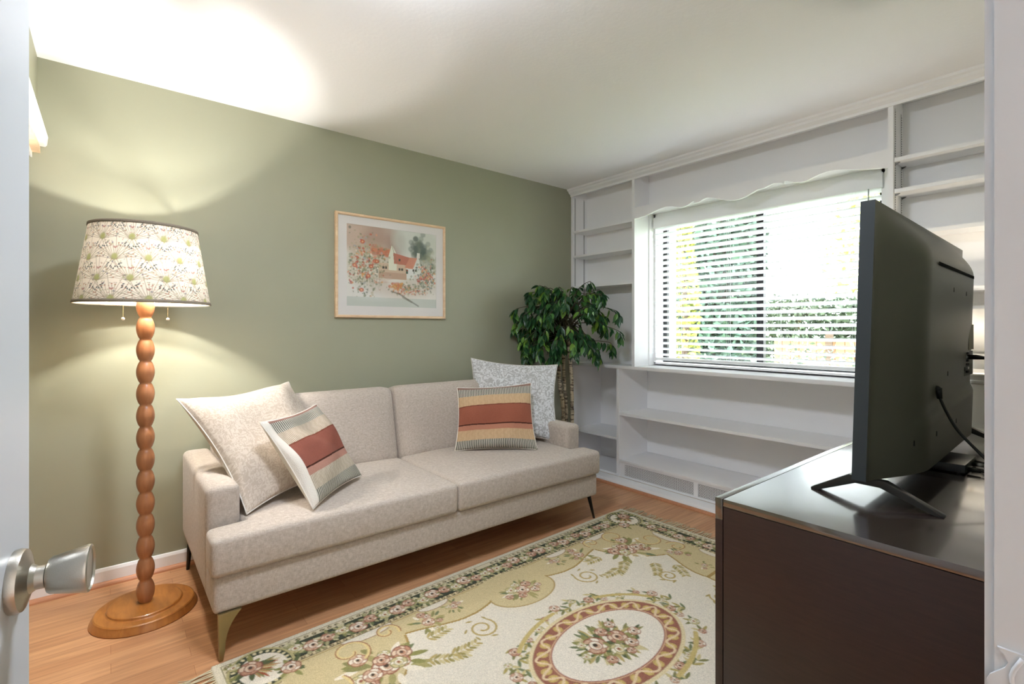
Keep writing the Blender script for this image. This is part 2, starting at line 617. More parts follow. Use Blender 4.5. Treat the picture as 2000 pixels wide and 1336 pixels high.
# local frame: x along the slab from the hinge, face towards the camera is local -y
bm = B()
cx = [0, .12, .345, .41, .635, DW]
box(bm, 0, DW, 0, .035, .012, 2.04)
for (x0, x1) in ((.12, .345), (.41, .635)):
    for (z0, z1) in ((.22, .72), (.92, 1.62), (1.72, 1.92)):
        # raised field with a moulded edge
        poly = [(x0, z0), (x1, z0), (x1, z1), (x0, z1)]
        for s in (-1, 1):
            f = 0 if s < 0 else .035
            o_ = [bm.verts.new((px, f, pz)) for px, pz in poly]
            o_b = [bm.verts.new((px + (.012 if px == x0 else -.012), f + s * .006, pz + (.012 if pz == z0 else -.012))) for px, pz in poly]
            o_c = [bm.verts.new((px + (.03 if px == x0 else -.03), f + s * .002, pz + (.03 if pz == z0 else -.03))) for px, pz in poly]
            for a_, b_ in ((o_, o_b), (o_b, o_c)):
                for i in range(4):
                    j = (i + 1) % 4
                    bm.faces.new([a_[i], a_[j], b_[j], b_[i]])
            bm.faces.new(o_c)
slab = obj('door_panel', bm, M_DOOR, door)
KX, KZ = DW - .051, .925
def knob(sgn):
    prof = [(0, 0), (.033, 0), (.0335, .004), (.032, .009), (.024, .0115), (.0155, .0145), (.0125, .019), (.0122, .0265), (.0105, .027), (.0105, .0285), (.018, .029), (.0195, .031), (.0262, .062), (.0258, .0645), (.0235, .0655), (.0225, .0635), (0, .0630)]
    bm = lathe(B(), prof, 48, close=False)
    o = obj('door_handle', bm, M_SILVER, door, shade_angle=.5)
    o.rotation_euler = (PI / 2 * (1 if sgn < 0 else -1), 0, 0)
    o.location = (KX, 0 if sgn < 0 else .035, KZ)
    return o
k1 = knob(-1)
k2 = knob(1)
for h in (.25, 1.05, 1.8):
    bm = lathe(B(), [(0, 0), (.006, 0), (.006, .09), (0, .09)], 10, (0.002, -.006, h), close=False)
    obj('hinge', bm, M_SILVER, door)

# hallway outside the doorway, walled off; its unseen lamp is added as soft fill
bm = B()
box(bm, 4.4, 4.5, -4.6, .55, 0, ZC)
struct('wall_hall', bm, M_WHITE)
struct('wall_hall_end', box(B(), XR, 4.4, -4.6, -4.5, 0, ZC), M_WHITE)
struct('wall_hall_far', box(B(), XR + .12, 4.4, .45, .55, 0, ZC), M_WHITE)
hl = empty('hall_fill_light', (3.7, -2.0, ZC), 'unseen round white hall lamp added as fill light behind the doorway', 'ceiling light')
bm = lathe(B(), [(0, 0), (.16, 0), (.16, -.02), (0, -.02)], 32, close=False)
obj('canopy', bm, M_WHITE, hl)
bm = lathe(B(), [(.15, -.02), (.14, -.05), (.09, -.08), (0, -.09)], 32, close=False)
obj('diffuser', bm, mat('hall_fill_glass', '#ffffff', 0.4, emit='#f2f6ff', estr=HALL_FILL), hl, smooth=True)

rl = empty('room_fill_light', (1.86, -2.50, ZC), 'unseen round white dome lamp added near the doorway to brighten the room', 'ceiling light')  # lamp added above the view to lift the whole room
obj('canopy', lathe(B(), [(0, 0), (.07, 0), (.07, -.02), (.012, -.025), (.012, -.052), (.16, -.055), (.168, -.074), (.16, -.076), (0, -.076)], 40, close=False), M_WHITE, rl)
obj('diffuser', lathe(B(), [(.166, -.075), (.17, -.08), (.165, -.095), (.12, -.125), (.06, -.140), (0, -.145)], 40, close=False), mat('room_fill_glass', '#ffffff', 0.4, emit='#eaf2ff', estr=ROOM_FILL), rl, smooth=True)

# ------------------------------------------------------------------ window
win = bpy.data.objects.new('window_1', None)
COL.objects.link(win)
win['kind'] = 'structure'
win.location = (1.43, .33, WINZ0)
M_ALU = mat('dark_bronze_aluminium', '#2b2c2e', 0.35, metal=0.5)
bm = B()
x0, x1, z0, z1 = .69, 2.165, .935, 2.07
yy0, yy1 = .345, .375
box(bm, x0, x0 + .035, yy0, yy1, z0, z1)
box(bm, x1 - .035, x1, yy0, yy1, z0, z1)
box(bm, x0, x1, yy0, yy1, z0, z0 + .035)
box(bm, x0, x1, yy0, yy1, z1 - .035, z1)
obj('window_frame', bm, M_ALU, win)
obj('mullion', box(B(), 1.432, 1.478, yy0 - .008, yy1, z0, z1), M_ALU, win)
gm, N, L, P = nmat('window_glass')
gl = N.new('ShaderNodeBsdfGlossy'); gl.inputs['Roughness'].default_value = 0.02
tr = N.new('ShaderNodeBsdfTransparent'); tr.inputs['Color'].default_value = (.96, .98, .97, 1)
mx = N.new('ShaderNodeMixShader'); mx.inputs[0].default_value = 0.05
L.new(tr.outputs[0], mx.inputs[1]); L.new(gl.outputs[0], mx.inputs[2])
L.new(mx.outputs[0], N['Material Output'].inputs['Surface'])
M_GLASS = gm
obj('glass_pane', box(B(), x0 + .035, 1.432, .358, .362, z0 + .035, z1 - .035), gm, win)
obj('glass_pane', box(B(), 1.478, x1 - .035, .366, .370, z0 + .035, z1 - .035), gm, win)
bm = B()
box(bm, WINX0, x0, .24, .38, WINZ0, WINZ1)
box(bm, x1, WINX1, .24, .38, WINZ0, WINZ1)
box(bm, WINX0, WINX1, .24, .38, z1, WINZ1)
box(bm, WINX0, WINX1, .24, .38, WINZ0 - .003, z0)
obj('window_jamb', bm, M_WHITE, win)
settle(win)

# ------------------------------------------------------------------ built-in shelving
D1a, D1b, D2a, D2b = .645, .669, 2.253, 2.275
CT, CB = .912, .886            # counter
UD = .18                       # depth of the upper compartments
ZT = 2.342                     # underside of the crown

# crown moulding
cp = [(0.0, 2.338), (-.006, 2.338), (-.008, 2.352), (-.016, 2.358), (-.028, 2.366), (-.034, 2.378), (-.046, 2.384), (-.05, ZC), (0.0, ZC)]
bm = prism(B(), cp, 'x', 0.0, XR)
struct('trim_6', bm, M_WHITE)
# plinth in front of the units and its quarter round
bm = prism(B(), [(0, 0), (0, .040), (-.075, .040), (-.09, .036), (-.098, .026), (-.1, .016), (-.1, 0)], 'x', 0.0, XR)
struct('trim_7', bm, M_WHITE, shade_angle=.6)
bm = prism(B(), [(-.1 - p[0], p[1]) for p in quarter(.018)], 'x', 0.0, XR)
struct('trim_8', bm, M_QROUND)

def slots(bm, x, y, z0, z1, s):
    z = z0
    while z < z1:
        box(bm, x, x + s * .0012, y - .0035, y + .0035, z, z + .0042)
        z += .0125

M_SLOT = mat('slot_shadow', '#4c4c4c', 0.7)
M_STRIP = mat('shelf_strip', '#d2d2d2', 0.4)
# upper left compartment tower
t = empty('wall_shelf_unit', (.335, .09, CT), 'narrow white built-in shelf unit above the counter beside the green wall', 'shelf unit')
bxo('side_panel', M_WHITE, t, 0.002, .022, 0.0, UD, CT, ZC - .001)
bxo('side_panel', M_WHITE, t, D1a, D1b, 0.0, UD, CT, ZC - .001)
bxo('back_panel', M_WHITE, t, .022, D1a, UD, UD + .012, CT, ZC - .001)
for z in (2.021, 1.809, 1.545):
    bxo('shelf', M_WHITE, t, .026, D1a - .001, .002, UD - .002, z, z + .018)
for s_, xx in ((1, .022), (-1, D1a)):
    for yy in (.028, .142):
        bm = box(B(), xx, xx + s_ * .002, yy - .008, yy + .008, 1.3, 2.33)
        o = obj('shelf_standard', bm, M_STRIP, t)
        bm = B(); slots(bm, xx + s_ * .002, yy, 1.31, 2.32, s_)
        obj('slot_row', bm, M_SLOT, o)
settle(t)

# middle section over the window: back board and scalloped valance
t = empty('scalloped_valance', (1.46, 0.006, 2.03), 'white board with a scalloped lower edge across the top of the window', 'valance')
pts = [(0.669, 2.038), (.72, 2.039), (0.766, 2.044), (.83, 2.058), (.89, 2.071), (0.946, 2.077), (1.0, 2.068), (1.04, 2.054), (1.073, 2.047), (1.115, 2.055), (1.150, 2.071), (1.162, 2.074), (1.166, 2.060), (1.2, 2.059), (1.235, 2.074), (1.262, 2.077), (1.30, 2.067), (1.345, 2.051), (1.39, 2.034), (1.442, 2.024), (1.48, 2.024), (1.515, 2.030), (1.555, 2.045), (1.594, 2.059), (1.633, 2.060), (1.66, 2.07), (1.69, 2.076), (1.73, 2.068), (1.745, 2.06), (1.750, 2.074), (1.764, 2.073), (1.807, 2.054), (1.84, 2.048), (1.868, 2.049), (1.90, 2.06), (1.934, 2.070), (1.975, 2.077), (2.014, 2.075), (2.06, 2.066), (2.105, 2.055), (2.177, 2.040), (2.253, 2.030)]
bm = B()
top = 2.121
N_ = len(pts)
fr = [bm.verts.new((x, 0.0, z)) for x, z in pts]; ft = [bm.verts.new((x, 0.0, top)) for x, z in pts]
br_ = [bm.verts.new((x, 0.018, z)) for x, z in pts]; bt = [bm.verts.new((x, 0.018, top)) for x, z in pts]
for i in range(N_ - 1):
    bm.faces.new([fr[i], fr[i + 1], ft[i + 1], ft[i]])
    bm.faces.new([br_[i + 1], br_[i], bt[i], bt[i + 1]])
    bm.faces.new([fr[i + 1], fr[i], br_[i], br_[i + 1]])
    bm.faces.new([ft[i], ft[i + 1], bt[i + 1], bt[i]])
bm.faces.new([fr[0], ft[0], bt[0], br_[0]])
bm.faces.new([fr[-1], br_[-1], bt[-1], ft[-1]])
obj('valance_board', bm, M_WHITE, t)
bxo('top_ledge', M_WHITE, t, .67, 2.252, .018, UD - .002, 2.10, 2.116)
settle(t)
bm = B()
box(bm, D1b, WINX0 + .001, UD, YB + .001, CT, ZC)
box(bm, WINX1, D2a, UD, YB + .001, CT, ZC)
box(bm, WINX0, WINX1, UD, YB + .001, 2.10, ZC)
struct('trim_9', bm, M_WHITE)

# upper right tower
t = empty('wall_shelf_unit', (2.61, .09, CT), 'wide white built-in shelf unit right of the window beside the television', 'shelf unit')
bxo('side_panel', M_WHITE, t, D2a, D2b, 0.0, UD, CT, ZC - .001)
bxo('side_panel', M_WHITE, t, XR - .022, XR - .002, 0.0, UD, CT, ZC - .001)
bxo('back_panel', M_WHITE, t, D2b, XR - .022, UD, UD + .012, CT, ZC - .001)
for z in (2.052, 1.892, 1.672, 1.378):
    bxo('shelf', M_WHITE, t, D2b + .004, XR - .024, .002, UD - .002, z, z + .019)
for yy in (.028, .142):
    bm = box(B(), D2b, D2b + .002, yy - .008, yy + .008, .95, 2.33)
    o = obj('shelf_standard', bm, M_STRIP, t)
    bm = B(); slots(bm, D2b + .002, yy, 1.31, 2.32, 1)
    obj('slot_row', bm, M_SLOT, o)
for z in (2.052, 1.892):
    for yy in (.028, .142):
        bm = prism(B(), [(D2b + .002, z - .012), (D2b + .002, z), (D2b + .022, z), (D2b + .022, z - .002)], 'y', yy - .003, yy + .003)
        obj('shelf_clip', bm, mat('clip_metal', '#6a6a68', 0.4, metal=.6), t)
settle(t)

# counter
t = tag(obj('counter', box(B(), 0.001, XR - .001, 0.0, YB - .001, CB, CT), M_WHITE, bevel=.003, seg=2, shade_angle=.6),
        'long white counter running under the window above the open lower shelves', 'counter')
# lower left bay
t = empty('low_shelf_unit', (.26, .19, 0), 'narrow open white lower shelf bay behind the sofa end beside the green wall', 'shelf unit')
bxo('side_panel', M_WHITE, t, 0.002, .02, 0.0, YB - .012, .041, CB - .001)
bxo('back_panel', M_WHITE, t, .02, .497, YB - .012, YB - .002, .041, CB - .001)
bxo('shelf', M_WHITE, t, .021, .496, .003, YB - .014, .325, .343)
bxo('bottom_shelf', M_WHITE, t, .021, .496, .003, YB - .014, .041, .058)
settle(t)
# long lower bay with radiator grille
t = empty('low_shelf_unit', (1.72, .19, 0), 'long open white lower shelf bay with a pierced grille under the window', 'shelf unit')
bxo('side_panel', M_WHITE, t, .498, .522, 0.0, YB - .012, .041, CB - .001)
bxo('side_panel', M_WHITE, t, XR - .022, XR - .002, 0.0, YB - .012, .041, CB - .001)
bxo('back_panel', M_WHITE, t, .522, XR - .022, YB - .012, YB - .002, .178, CB - .001)
bxo('shelf', M_WHITE, t, .523, XR - .023, .003, YB - .014, .522, .542)
bxo('grille_shelf', M_WHITE, t, .523, XR - .023, -.004, YB - .014, .160, .178, bevel=.002)
G = [(.572, 1.158), (1.192, 1.778), (1.812, 2.398)]
bm = B()
gz0, gz1 = .056, .145
box(bm, .523, XR - .023, .004, .016, gz1, .159)
box(bm, .523, XR - .023, .004, .016, .041, gz0)
edges = [.523] + [v for g in G for v in g] + [XR - .023]
for a_, b_ in zip(edges[0::2], edges[1::2]):
    box(bm, a_, b_, .004, .016, gz0, gz1)
obj('face_frame', bm, M_WHITE, t)
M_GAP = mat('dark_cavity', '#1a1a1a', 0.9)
for gx0, gx1 in G:
    # pierced sheet: lattice of little four-point stars, dark cavity behind
    bm = B()
    pitch = .0178
    nx = int(round((gx1 - gx0) / pitch)); nz = 5
    px = (gx1 - gx0) / nx; pz = (gz1 - gz0) / nz
    for i in range(nx):
        for j in range(nz):
            cx_, cz_ = gx0 + (i + .5) * px, gz0 + (j + .5) * pz
            def ring(cx_, cz_, ro, ri, n=8, y0=.0072, y1=.0088):
                L4 = []
                for r_, y_ in ((ro, y0), (ri, y0), (ri, y1), (ro, y1)):
                    L4.append([bm.verts.new((cx_ + r_ * math.cos(k * 2 * PI / n), y_, cz_ + r_ * math.sin(k * 2 * PI / n))) for k in range(n)])
                for q in range(4):
                    A_, B_ = L4[q], L4[(q + 1) % 4]
                    for k in range(n):
                        bm.faces.new([A_[k], A_[(k + 1) % n], B_[(k + 1) % n], B_[k]])
            ring(cx_, cz_, .0060, .0034)
            box(bm, cx_ - px / 2, cx_ + px / 2, .0070, .0086, cz_ + pz / 2 - .0012, cz_ + pz / 2 + .0012)
            box(bm, cx_ + px / 2 - .0012, cx_ + px / 2 + .0012, .0071, .0087, cz_ - pz / 2, cz_ + pz / 2)
            for u_, v_ in ((1, 0), (-1, 0), (0, 1), (0, -1)):
                a0, a1 = .0056, (px if u_ else pz) / 2
                xs_ = sorted((cx_ + u_ * a0, cx_ + u_ * a1)) if u_ else (cx_ - .0011, cx_ + .0011)
                zs_ = sorted((cz_ + v_ * a0, cz_ + v_ * a1)) if v_ else (cz_ - .0011, cz_ + .0011)
                box(bm, xs_[0], xs_[1], .0072, .0085, zs_[0], zs_[1])
    obj('grille', bm, M_WHITE, t)
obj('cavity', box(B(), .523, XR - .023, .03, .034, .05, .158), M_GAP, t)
settle(t)

# ------------------------------------------------------------------ venetian blind
M_SLAT = mat('blind_slat', '#f4f5f8', 0.35, spec=0.4)
for nd in [M_SLAT.node_tree]:
    N, L = nd.nodes, nd.links
    tr = N.new('ShaderNodeBsdfTranslucent'); tr.inputs['Color'].default_value = (.9, .92, .95, 1)
    mx = N.new('ShaderNodeMixShader'); mx.inputs[0].default_value = 0.36
    L.new(N['Principled BSDF'].outputs[0], mx.inputs[1]); L.new(tr.outputs[0], mx.inputs[2])
    L.new(mx.outputs[0], N['Material Output'].inputs['Surface'])
t = empty('venetian_blind', (1.43, .25, .955), 'white venetian blind with open slats hanging in the window', 'blind')
bx0, bx1 = .690, 2.172
bm = B()
box(bm, bx0, bx1, .222, .275, 1.99, 2.045)
box(bm, bx0 - .004, bx1 + .004, .214, .221, 1.985, 2.068)
obj('headrail', bm, M_WHITE, t, bevel=.002)
bm = B()
npitch = 22
pit = (1.974 - .995) / npitch
tilt = math.radians(21)
for i in range(npitch + 1):
    zc = 1.003 + i * pit - .004
    if zc > 1.978: break
    K = 6
    rows = []
    for sgn in (0, 1):
        for k in range(K + 1):
            s = (k / K - .5) * .05
            crown = .0016 * (1 - (2 * k / K - 1) ** 2)
            yy = .249 + s * math.cos(tilt) - crown * math.sin(tilt) * 0
            zz = zc - s * math.sin(tilt) + crown + (-.0013 if sgn else .0013)
            rows.append((yy, zz))
    topr, botr = rows[:K + 1], rows[K + 1:]
    poly = topr + botr[::-1]
    prism(bm, poly, 'x', bx0 + .004, bx1 - .004)
obj('slats', bm, M_SLAT, t)
obj('bottom_rail', box(B(), bx0 + .003, bx1 - .003, .224, .274, .953, .975), M_WHITE, t, bevel=.004, shade_angle=.6)
for xx in (.90, 1.28, 1.62, 2.03):
    bm = B()
    tube(bm, [(xx, .224, .97), (xx, .224, 2.0)], .0007, 5)
    tube(bm, [(xx, .273, .97), (xx, .273, 2.0)], .0007, 5)
    tube(bm, [(xx + .014, .224, .97), (xx + .014, .224, 2.0)], .0006, 5)
    obj('ladder_cord', bm, M_WHITE, t)
bm = tube(B(), [(2.112, .208, 1.985), (2.112, .206, 1.6), (2.113, .206, 1.25)], .0036, 8)
obj('tilt_wand', bm, mat('clear_wand', '#b5b8ba', .15), t, smooth=True)
settle(t)

# ------------------------------------------------------------------ sofa
SX0, SX1, SY0, SY1 = .03, .97, -2.82, -.75
sofa = empty('sofa', (.5, -1.785, 0), 'oatmeal linen two-cushion sofa on slim brass legs along the green wall', 'sofa')

def cell_cushion(name, cells, z0, z1, r, puff, parent, m, step=.05, front_round=None):
    """cushion whose plan is a union of rectangles; the plan is cut in cells so that its top can swell"""
    xs = sorted({v for c in cells for v in c[:2]}); ys = sorted({v for c in cells for v in c[2:]})
    def fine(a):
        out = []
        for p, q in zip(a[:-1], a[1:]):
            k = max(1, int(round((q - p) / step)))
            out += [p + (q - p) * i / k for i in range(k)]
        return out + [a[-1]]
    xs, ys = fine(xs), fine(ys)
    ins = lambda i, j: any(c[0] - 1e-6 < (xs[i] + xs[i + 1]) / 2 < c[1] and c[2] - 1e-6 < (ys[j] + ys[j + 1]) / 2 < c[3] for c in cells)
    bm = B()
    V = {}
    def v(i, j, k):
        if (i, j, k) not in V:
            V[(i, j, k)] = bm.verts.new((xs[i], ys[j], z1 if k else z0))
        return V[(i, j, k)]
    I = [(i, j) for i in range(len(xs) - 1) for j in range(len(ys) - 1) if ins(i, j)]
    Sx = set(I)
    for i, j in I:
        bm.faces.new([v(i, j, 1), v(i + 1, j, 1), v(i + 1, j + 1, 1), v(i, j + 1, 1)])
        bm.faces.new([v(i, j, 0), v(i, j + 1, 0), v(i + 1, j + 1, 0), v(i + 1, j, 0)])
        for (di, dj, a, b) in ((-1, 0, (i, j), (i, j + 1)), (1, 0, (i + 1, j + 1), (i + 1, j)), (0, -1, (i + 1, j), (i, j)), (0, 1, (i, j + 1), (i + 1, j + 1))):
            if (i + di, j + dj) not in Sx:
                bm.faces.new([v(*a, 0), v(*a, 1), v(*b, 1), v(*b, 0)])
    bmesh.ops.recalc_face_normals(bm, faces=bm.faces[:])
    es = [e for e in bm.edges if len(e.link_faces) == 2 and e.calc_face_angle(0) > .5]
    bmesh.ops.bevel(bm, geom=es, offset=r, segments=4, profile=.55, affect='EDGES', clamp_overlap=True)
    cx0, cx1, cy0, cy1 = xs[0], xs[-1], ys[0], ys[-1]
    for q in bm.verts:
        u = (q.co.x - cx0) / (cx1 - cx0) * 2 - 1; w_ = (q.co.y - cy0) / (cy1 - cy0) * 2 - 1
        f = max(0, 1 - abs(u) ** 3) * max(0, 1 - abs(w_) ** 4)
        t = (q.co.z - z0) / (z1 - z0)
        q.co.z += puff * f * t
        # sides belly out a little
        s = math.sin(max(0, min(1, t)) * PI) * .006
        q.co.x += s * (1 if u > .97 else 0)
    return obj(name, bm, m, parent, smooth=True)

bxo('base', M_LINEN, sofa, .06, SX1 - .012, SY0 + .004, SY1 - .004, .168, .305, bevel=.02, seg=4)
YM = -1.782
AIN0, AIN1 = -2.700, -.868
cell_cushion('seat_cushion', [(.12, .835, AIN0, YM - .002), (.835, SX1 + .005, SY0 - .005, YM - .002)], .303, .445, .022, .016, sofa, M_LINEN)
cell_cushion('seat_cushion', [(.12, .835, YM + .002, AIN1), (.835, SX1 + .005, YM + .002, SY1 + .005)], .303, .445, .022, .016, sofa, M_LINEN)
for (a_, b_) in ((SY0, AIN0), (AIN1, SY1)):
    zt = .590
    bxo('armrest', M_LINEN, sofa, SX0, .812, a_, b_, .172, zt, bevel=.036, seg=6)

def back_cushion(y0, y1):
    ny, nz, nt = 26, 18, 8
    # closed soft slab built as a rounded box in (y, s, t): s up the back, t through the thickness
    L_ = .46; T = .17
    bm = B()
    bmesh.ops.create_cube(bm, size=1)
    bmesh.ops.subdivide_edges(bm, edges=bm.edges[:], cuts=13, use_grid_fill=True)
    W_ = y1 - y0; r = .045
    for q in bm.verts:
        a = q.co.x * W_; b = q.co.z * L_; c = q.co.y * T
        hx, hz, hy = W_ / 2 - r, L_ / 2 - r, T / 2 - r
        ca, cb, cc = max(-hx, min(hx, a)), max(-hz, min(hz, b)), max(-hy, min(hy, c))
        d = Vector((a - ca, b - cb, c - cc))
        if d.length > 1e-6: d = d.normalized() * min(r, max(d.length, r))
        a, b, c = ca + d.x, cb + d.y, cc + d.z
        u, v_ = a / (W_ / 2), b / (L_ / 2)
        puff = .022 * max(0, 1 - u ** 4) * max(0, 1 - v_ ** 4)
        if c > 0: c += puff
        lean = math.radians(13)
        s = b + L_ / 2
        x = .275 - math.sin(lean) * s + math.cos(lean) * c
        z = .40 + math.cos(lean) * s + math.sin(lean) * c * .6
        q.co = Vector((x, (y0 + y1) / 2 + a, z))
    return obj('back_cushion', bm, M_LINEN, sofa, smooth=True)
back_cushion(AIN0 - .0, YM - .001)
back_cushion(YM + .001, AIN1 + .0)
bm = B()
prism(bm, [(.03, .17), (.12, .17), (.14, .45), (.10, .80), (.03, .80)], 'y', SY0 + .12, SY1 - .12)
obj('back_frame', bm, M_LINEN, sofa, bevel=.015, shade_angle=.7)

def sofa_leg(x, y, sx, sy, m, flare):
    """blade leg: straight outer edge, inner edge sweeping out under the rail"""
    bm = B()
    H = .17
    outer = [(0, H), (0.004, 0)]
    inner = [(.017, 0)] + [(.022 + flare * ((t) ** 3.2), H * t) for t in (.2, .4, .55, .68, .78, .86, .93, 1.0)]
    poly = outer + inner
    vs = []
    prism(bm, poly, 'x', -.011, .011)
    for q in bm.verts:
        yy = q.co.y
        q.co = Vector((q.co.x, yy, q.co.z))
    bmesh.ops.scale(bm, vec=(1, sy, 1), verts=bm.verts[:])
    return obj('leg', bm, m, sofa, loc=(x, y, 0), bevel=.003, shade_angle=.6)
l = sofa_leg(.955, -2.802, 1, 1, M_GOLD, .055)
l['label'] = 'brass coloured front leg'
for (x_, y_, dy) in ((.90, -.775, .055), (.085, -2.79, -.01), (.085, -.80, .01)):
    bm = tube(B(), [(x_, y_, .172), (x_ + (.0 if x_ > .5 else -.012), y_ + dy, .0)], [.013, .0075], 10)
    for q in bm.verts:
        if q.co.z < .01: q.co.z = 0
    obj('leg', bm, M_KNOB_LEGSHADE, sofa, smooth=True)['label'] = 'slim leg with its shade put into a dark colour'  # these legs are unlit: their shade is put into the dark colour
settle(sofa)

# ------------------------------------------------------------------ pillows
def pillow(name, label, corners, thick, painter, m, back_m, group=None, pin=.10, seed=1, wr=.006, N_=72, cat='pillow', sag=0.0):
    TL, TR, BR, BL = [Vector(c) for c in corners]
    ctr = (TL + TR + BR + BL) / 4
    n = ((TR - TL).cross(TL - BL)).normalized()
    if n.dot(CAM - ctr) < 0: n = -n
    n = np.array(n); ctr = np.array(ctr)
    TL, TR, BR, BL = [np.array(v) for v in (TL, TR, BR, BL)]
    u, v = np.meshgrid(np.linspace(0, 1, N_), np.linspace(0, 1, N_))
    a = 2 * u - 1; b = 2 * v - 1
    # the seam draws in between the corners
    au = a * (1 - pin * (1 - b * b) * 0 - pin * (1 - np.abs(b) ** 2) * np.abs(a) ** 2)
    bu = b * (1 - pin * (1 - np.abs(a) ** 2) * np.abs(b) ** 2)
    uu = (au + 1) / 2; vv = (bu + 1) / 2
    P0 = (TL * ((1 - uu) * vv)[..., None] + TR * (uu * vv)[..., None] + BR * (uu * (1 - vv))[..., None] + BL * ((1 - uu) * (1 - vv))[..., None])
    g = np.random.default_rng(seed)
    h = (np.clip(1 - a ** 2, 0, 1) * np.clip(1 - b ** 2, 0, 1)) ** .42
    wr_ = np.zeros_like(a)
    for k in range(9):
        th = g.uniform(0, PI); f = g.uniform(3, 9); ph = g.uniform(0, 6)
        wr_ += np.sin((a * np.cos(th) + b * np.sin(th)) * f + ph + 1.2 * np.sin(a * 2 + k)) / f * 4
    wr_ *= wr / 2.2 * np.clip(h * 1.4, 0, 1)
    out = []
    for s in (1, -1):
        # surface offset is small for the back so that it lies flat
        off = s * thick * h + (wr_ if s > 0 else 0)
        P = P0 + n * off[..., None]
        if sag: P[..., 2] -= sag * (1 - np.abs(a) ** 2) * v ** 4
        out.append(P)
    root = empty(name, tuple(np.minimum(BL, BR) * .5 + np.maximum(BL, BR) * .5), label, cat, group)
    cols = painter(N_ * 4) if painter else None
    # front gets a finer grid for its pattern
    M_ = N_ * 4
    def up(P):
        t = np.linspace(0, N_ - 1, M_); i = np.clip(t.astype(int), 0, N_ - 2); f = t - i
        Q = P[i] * (1 - f)[:, None, None] + P[i + 1] * f[:, None, None]
        return Q[:, i] * (1 - f)[None, :, None] + Q[:, i + 1] * f[None, :, None]
    if cols is not None:
        grid_mesh('cover_front', up(out[0]), cols, m=m, parent=root)
    else:
        grid_mesh('cover_front', out[0], m=m, parent=root)
    grid_mesh('cover_back', out[1], m=back_m, parent=root)
    # seam cord
    rim = [tuple(P0[0, i]) for i in range(0, N_, 3)] + [tuple(P0[i, -1]) for i in range(2, N_, 3)] + [tuple(P0[-1, -1 - i]) for i in range(2, N_, 3)] + [tuple(P0[-1 - i, 0]) for i in range(2, N_ - 2, 3)]
    bm = tube(B(), rim + [rim[0]], .0028, 6)
    obj('seam', bm, back_m, root, smooth=True)
    settle(root)
    return root

def smooth_noise(n, k, g):
    a = g.random((k, k))
    t = np.linspace(0, k - 1.001, n); i = t.astype(int); f = t - i; f = f * f * (3 - 2 * f)
    q = a[i] * (1 - f)[:, None] + a[np.minimum(i + 1, k - 1)] * f[:, None]
    return q[:, i] * (1 - f)[None] + q[:, np.minimum(i + 1, k - 1)] * f[None]

def damask(ground, motif, seed, k=26, thr=.52):
    def f(n):
        g = np.random.default_rng(seed)
        a = smooth_noise(n, k, g); b = smooth_noise(n, k, g)
        u, v = np.meshgrid(np.linspace(0, 1, n), np.linspace(0, 1, n))
        w1 = np.sin((u * 7 + a * 1.6) * 2 * PI) * np.sin((v * 7 + b * 1.6) * 2 * PI)
        w2 = np.sin((u * 15 + b * 2.2) * 2 * PI) * np.sin((v * 13 + a * 2.2) * 2 * PI)
        m = np.clip((w1 + .7 * w2) * 4 + .5, 0, 1)
        m = m * (.8 + .2 * smooth_noise(n, 90, g))
        return np.array(lin(ground)) * (1 - m[..., None]) + np.array(lin(motif)) * m[..., None]
    return f

def striped(n, seed=0):
    g = np.random.default_rng(5 + seed)
    u, v = np.meshgrid(np.linspace(0, 1, n), np.linspace(0, 1, n))
    v = v + .008 * np.sin(u * 5 + seed)
    C = np.zeros((n, n, 3))
    def rib(dark, light, f, duty=.5, th=None):
        s = np.sin(u * f * 2 * PI + .25 * np.sin(v * 60))
        m = np.clip(s * 1.6 + duty, 0, 1)
        return np.array(lin(dark)) * (1 - m[..., None]) + np.array(lin(light)) * m[..., None]
    bands = [  # from the bottom edge to the top edge
        (0.0, .145, rib('#4d5049', '#c9c3b4', 46, .5)),
        (.145, .30, rib('#9b8d78' if seed == 0 else '#b3936f', '#cfc4b2' if seed == 0 else '#d6b995', 60, .6)),
        (.30, .375, np.ones((n, n, 3)) * lin('#b08272' if seed == 0 else '#b87f68')),
        (.375, .392, np.ones((n, n, 3)) * lin('#4a2a20')),
        (.392, .66, np.ones((n, n, 3)) * lin('#8f5648' if seed == 0 else '#9c5e4a')),
        (.66, .675, np.ones((n, n, 3)) * lin('#7c4636')),
        (.675, .835, rib('#9d8c76' if seed == 0 else '#b3936f', '#cdbfae' if seed == 0 else '#d6b995', 60, .6)),
        (.835, .965, rib('#55554f', '#cfc9ba', 46, .5)),
        (.965, 1.1, np.ones((n, n, 3)) * lin('#8a6a60')),
    ]
    for a, b, c in bands:
        m = ((v >= a) & (v < b))[..., None]
        C = np.where(m, c, C)
    C[v < 0] = lin('#55554f')
    C *= (.92 + .16 * g.random((n, n)))[..., None]
    return C

def side_cotton(C):
    n = C.shape[0]
    C = C.copy()
    C[:, :int(n * .09)] = lin('#e4ddd2')
    return C
M_DYE_SOFT = attr_mat('pattern_woven_cotton', rough=.92, bump=.35, bscale=420)
M_DYE_WOOL = attr_mat('pattern_woven_wool', rough=.95, bump=.7, bscale=300)
M_COTTON = mat('off_white_cotton', '#e4ddd2', .9, bump=.25, bscale=30)
M_LIGHTCOT = mat('pale_cotton', '#d8d2cb', .9, bump=.25, bscale=30)

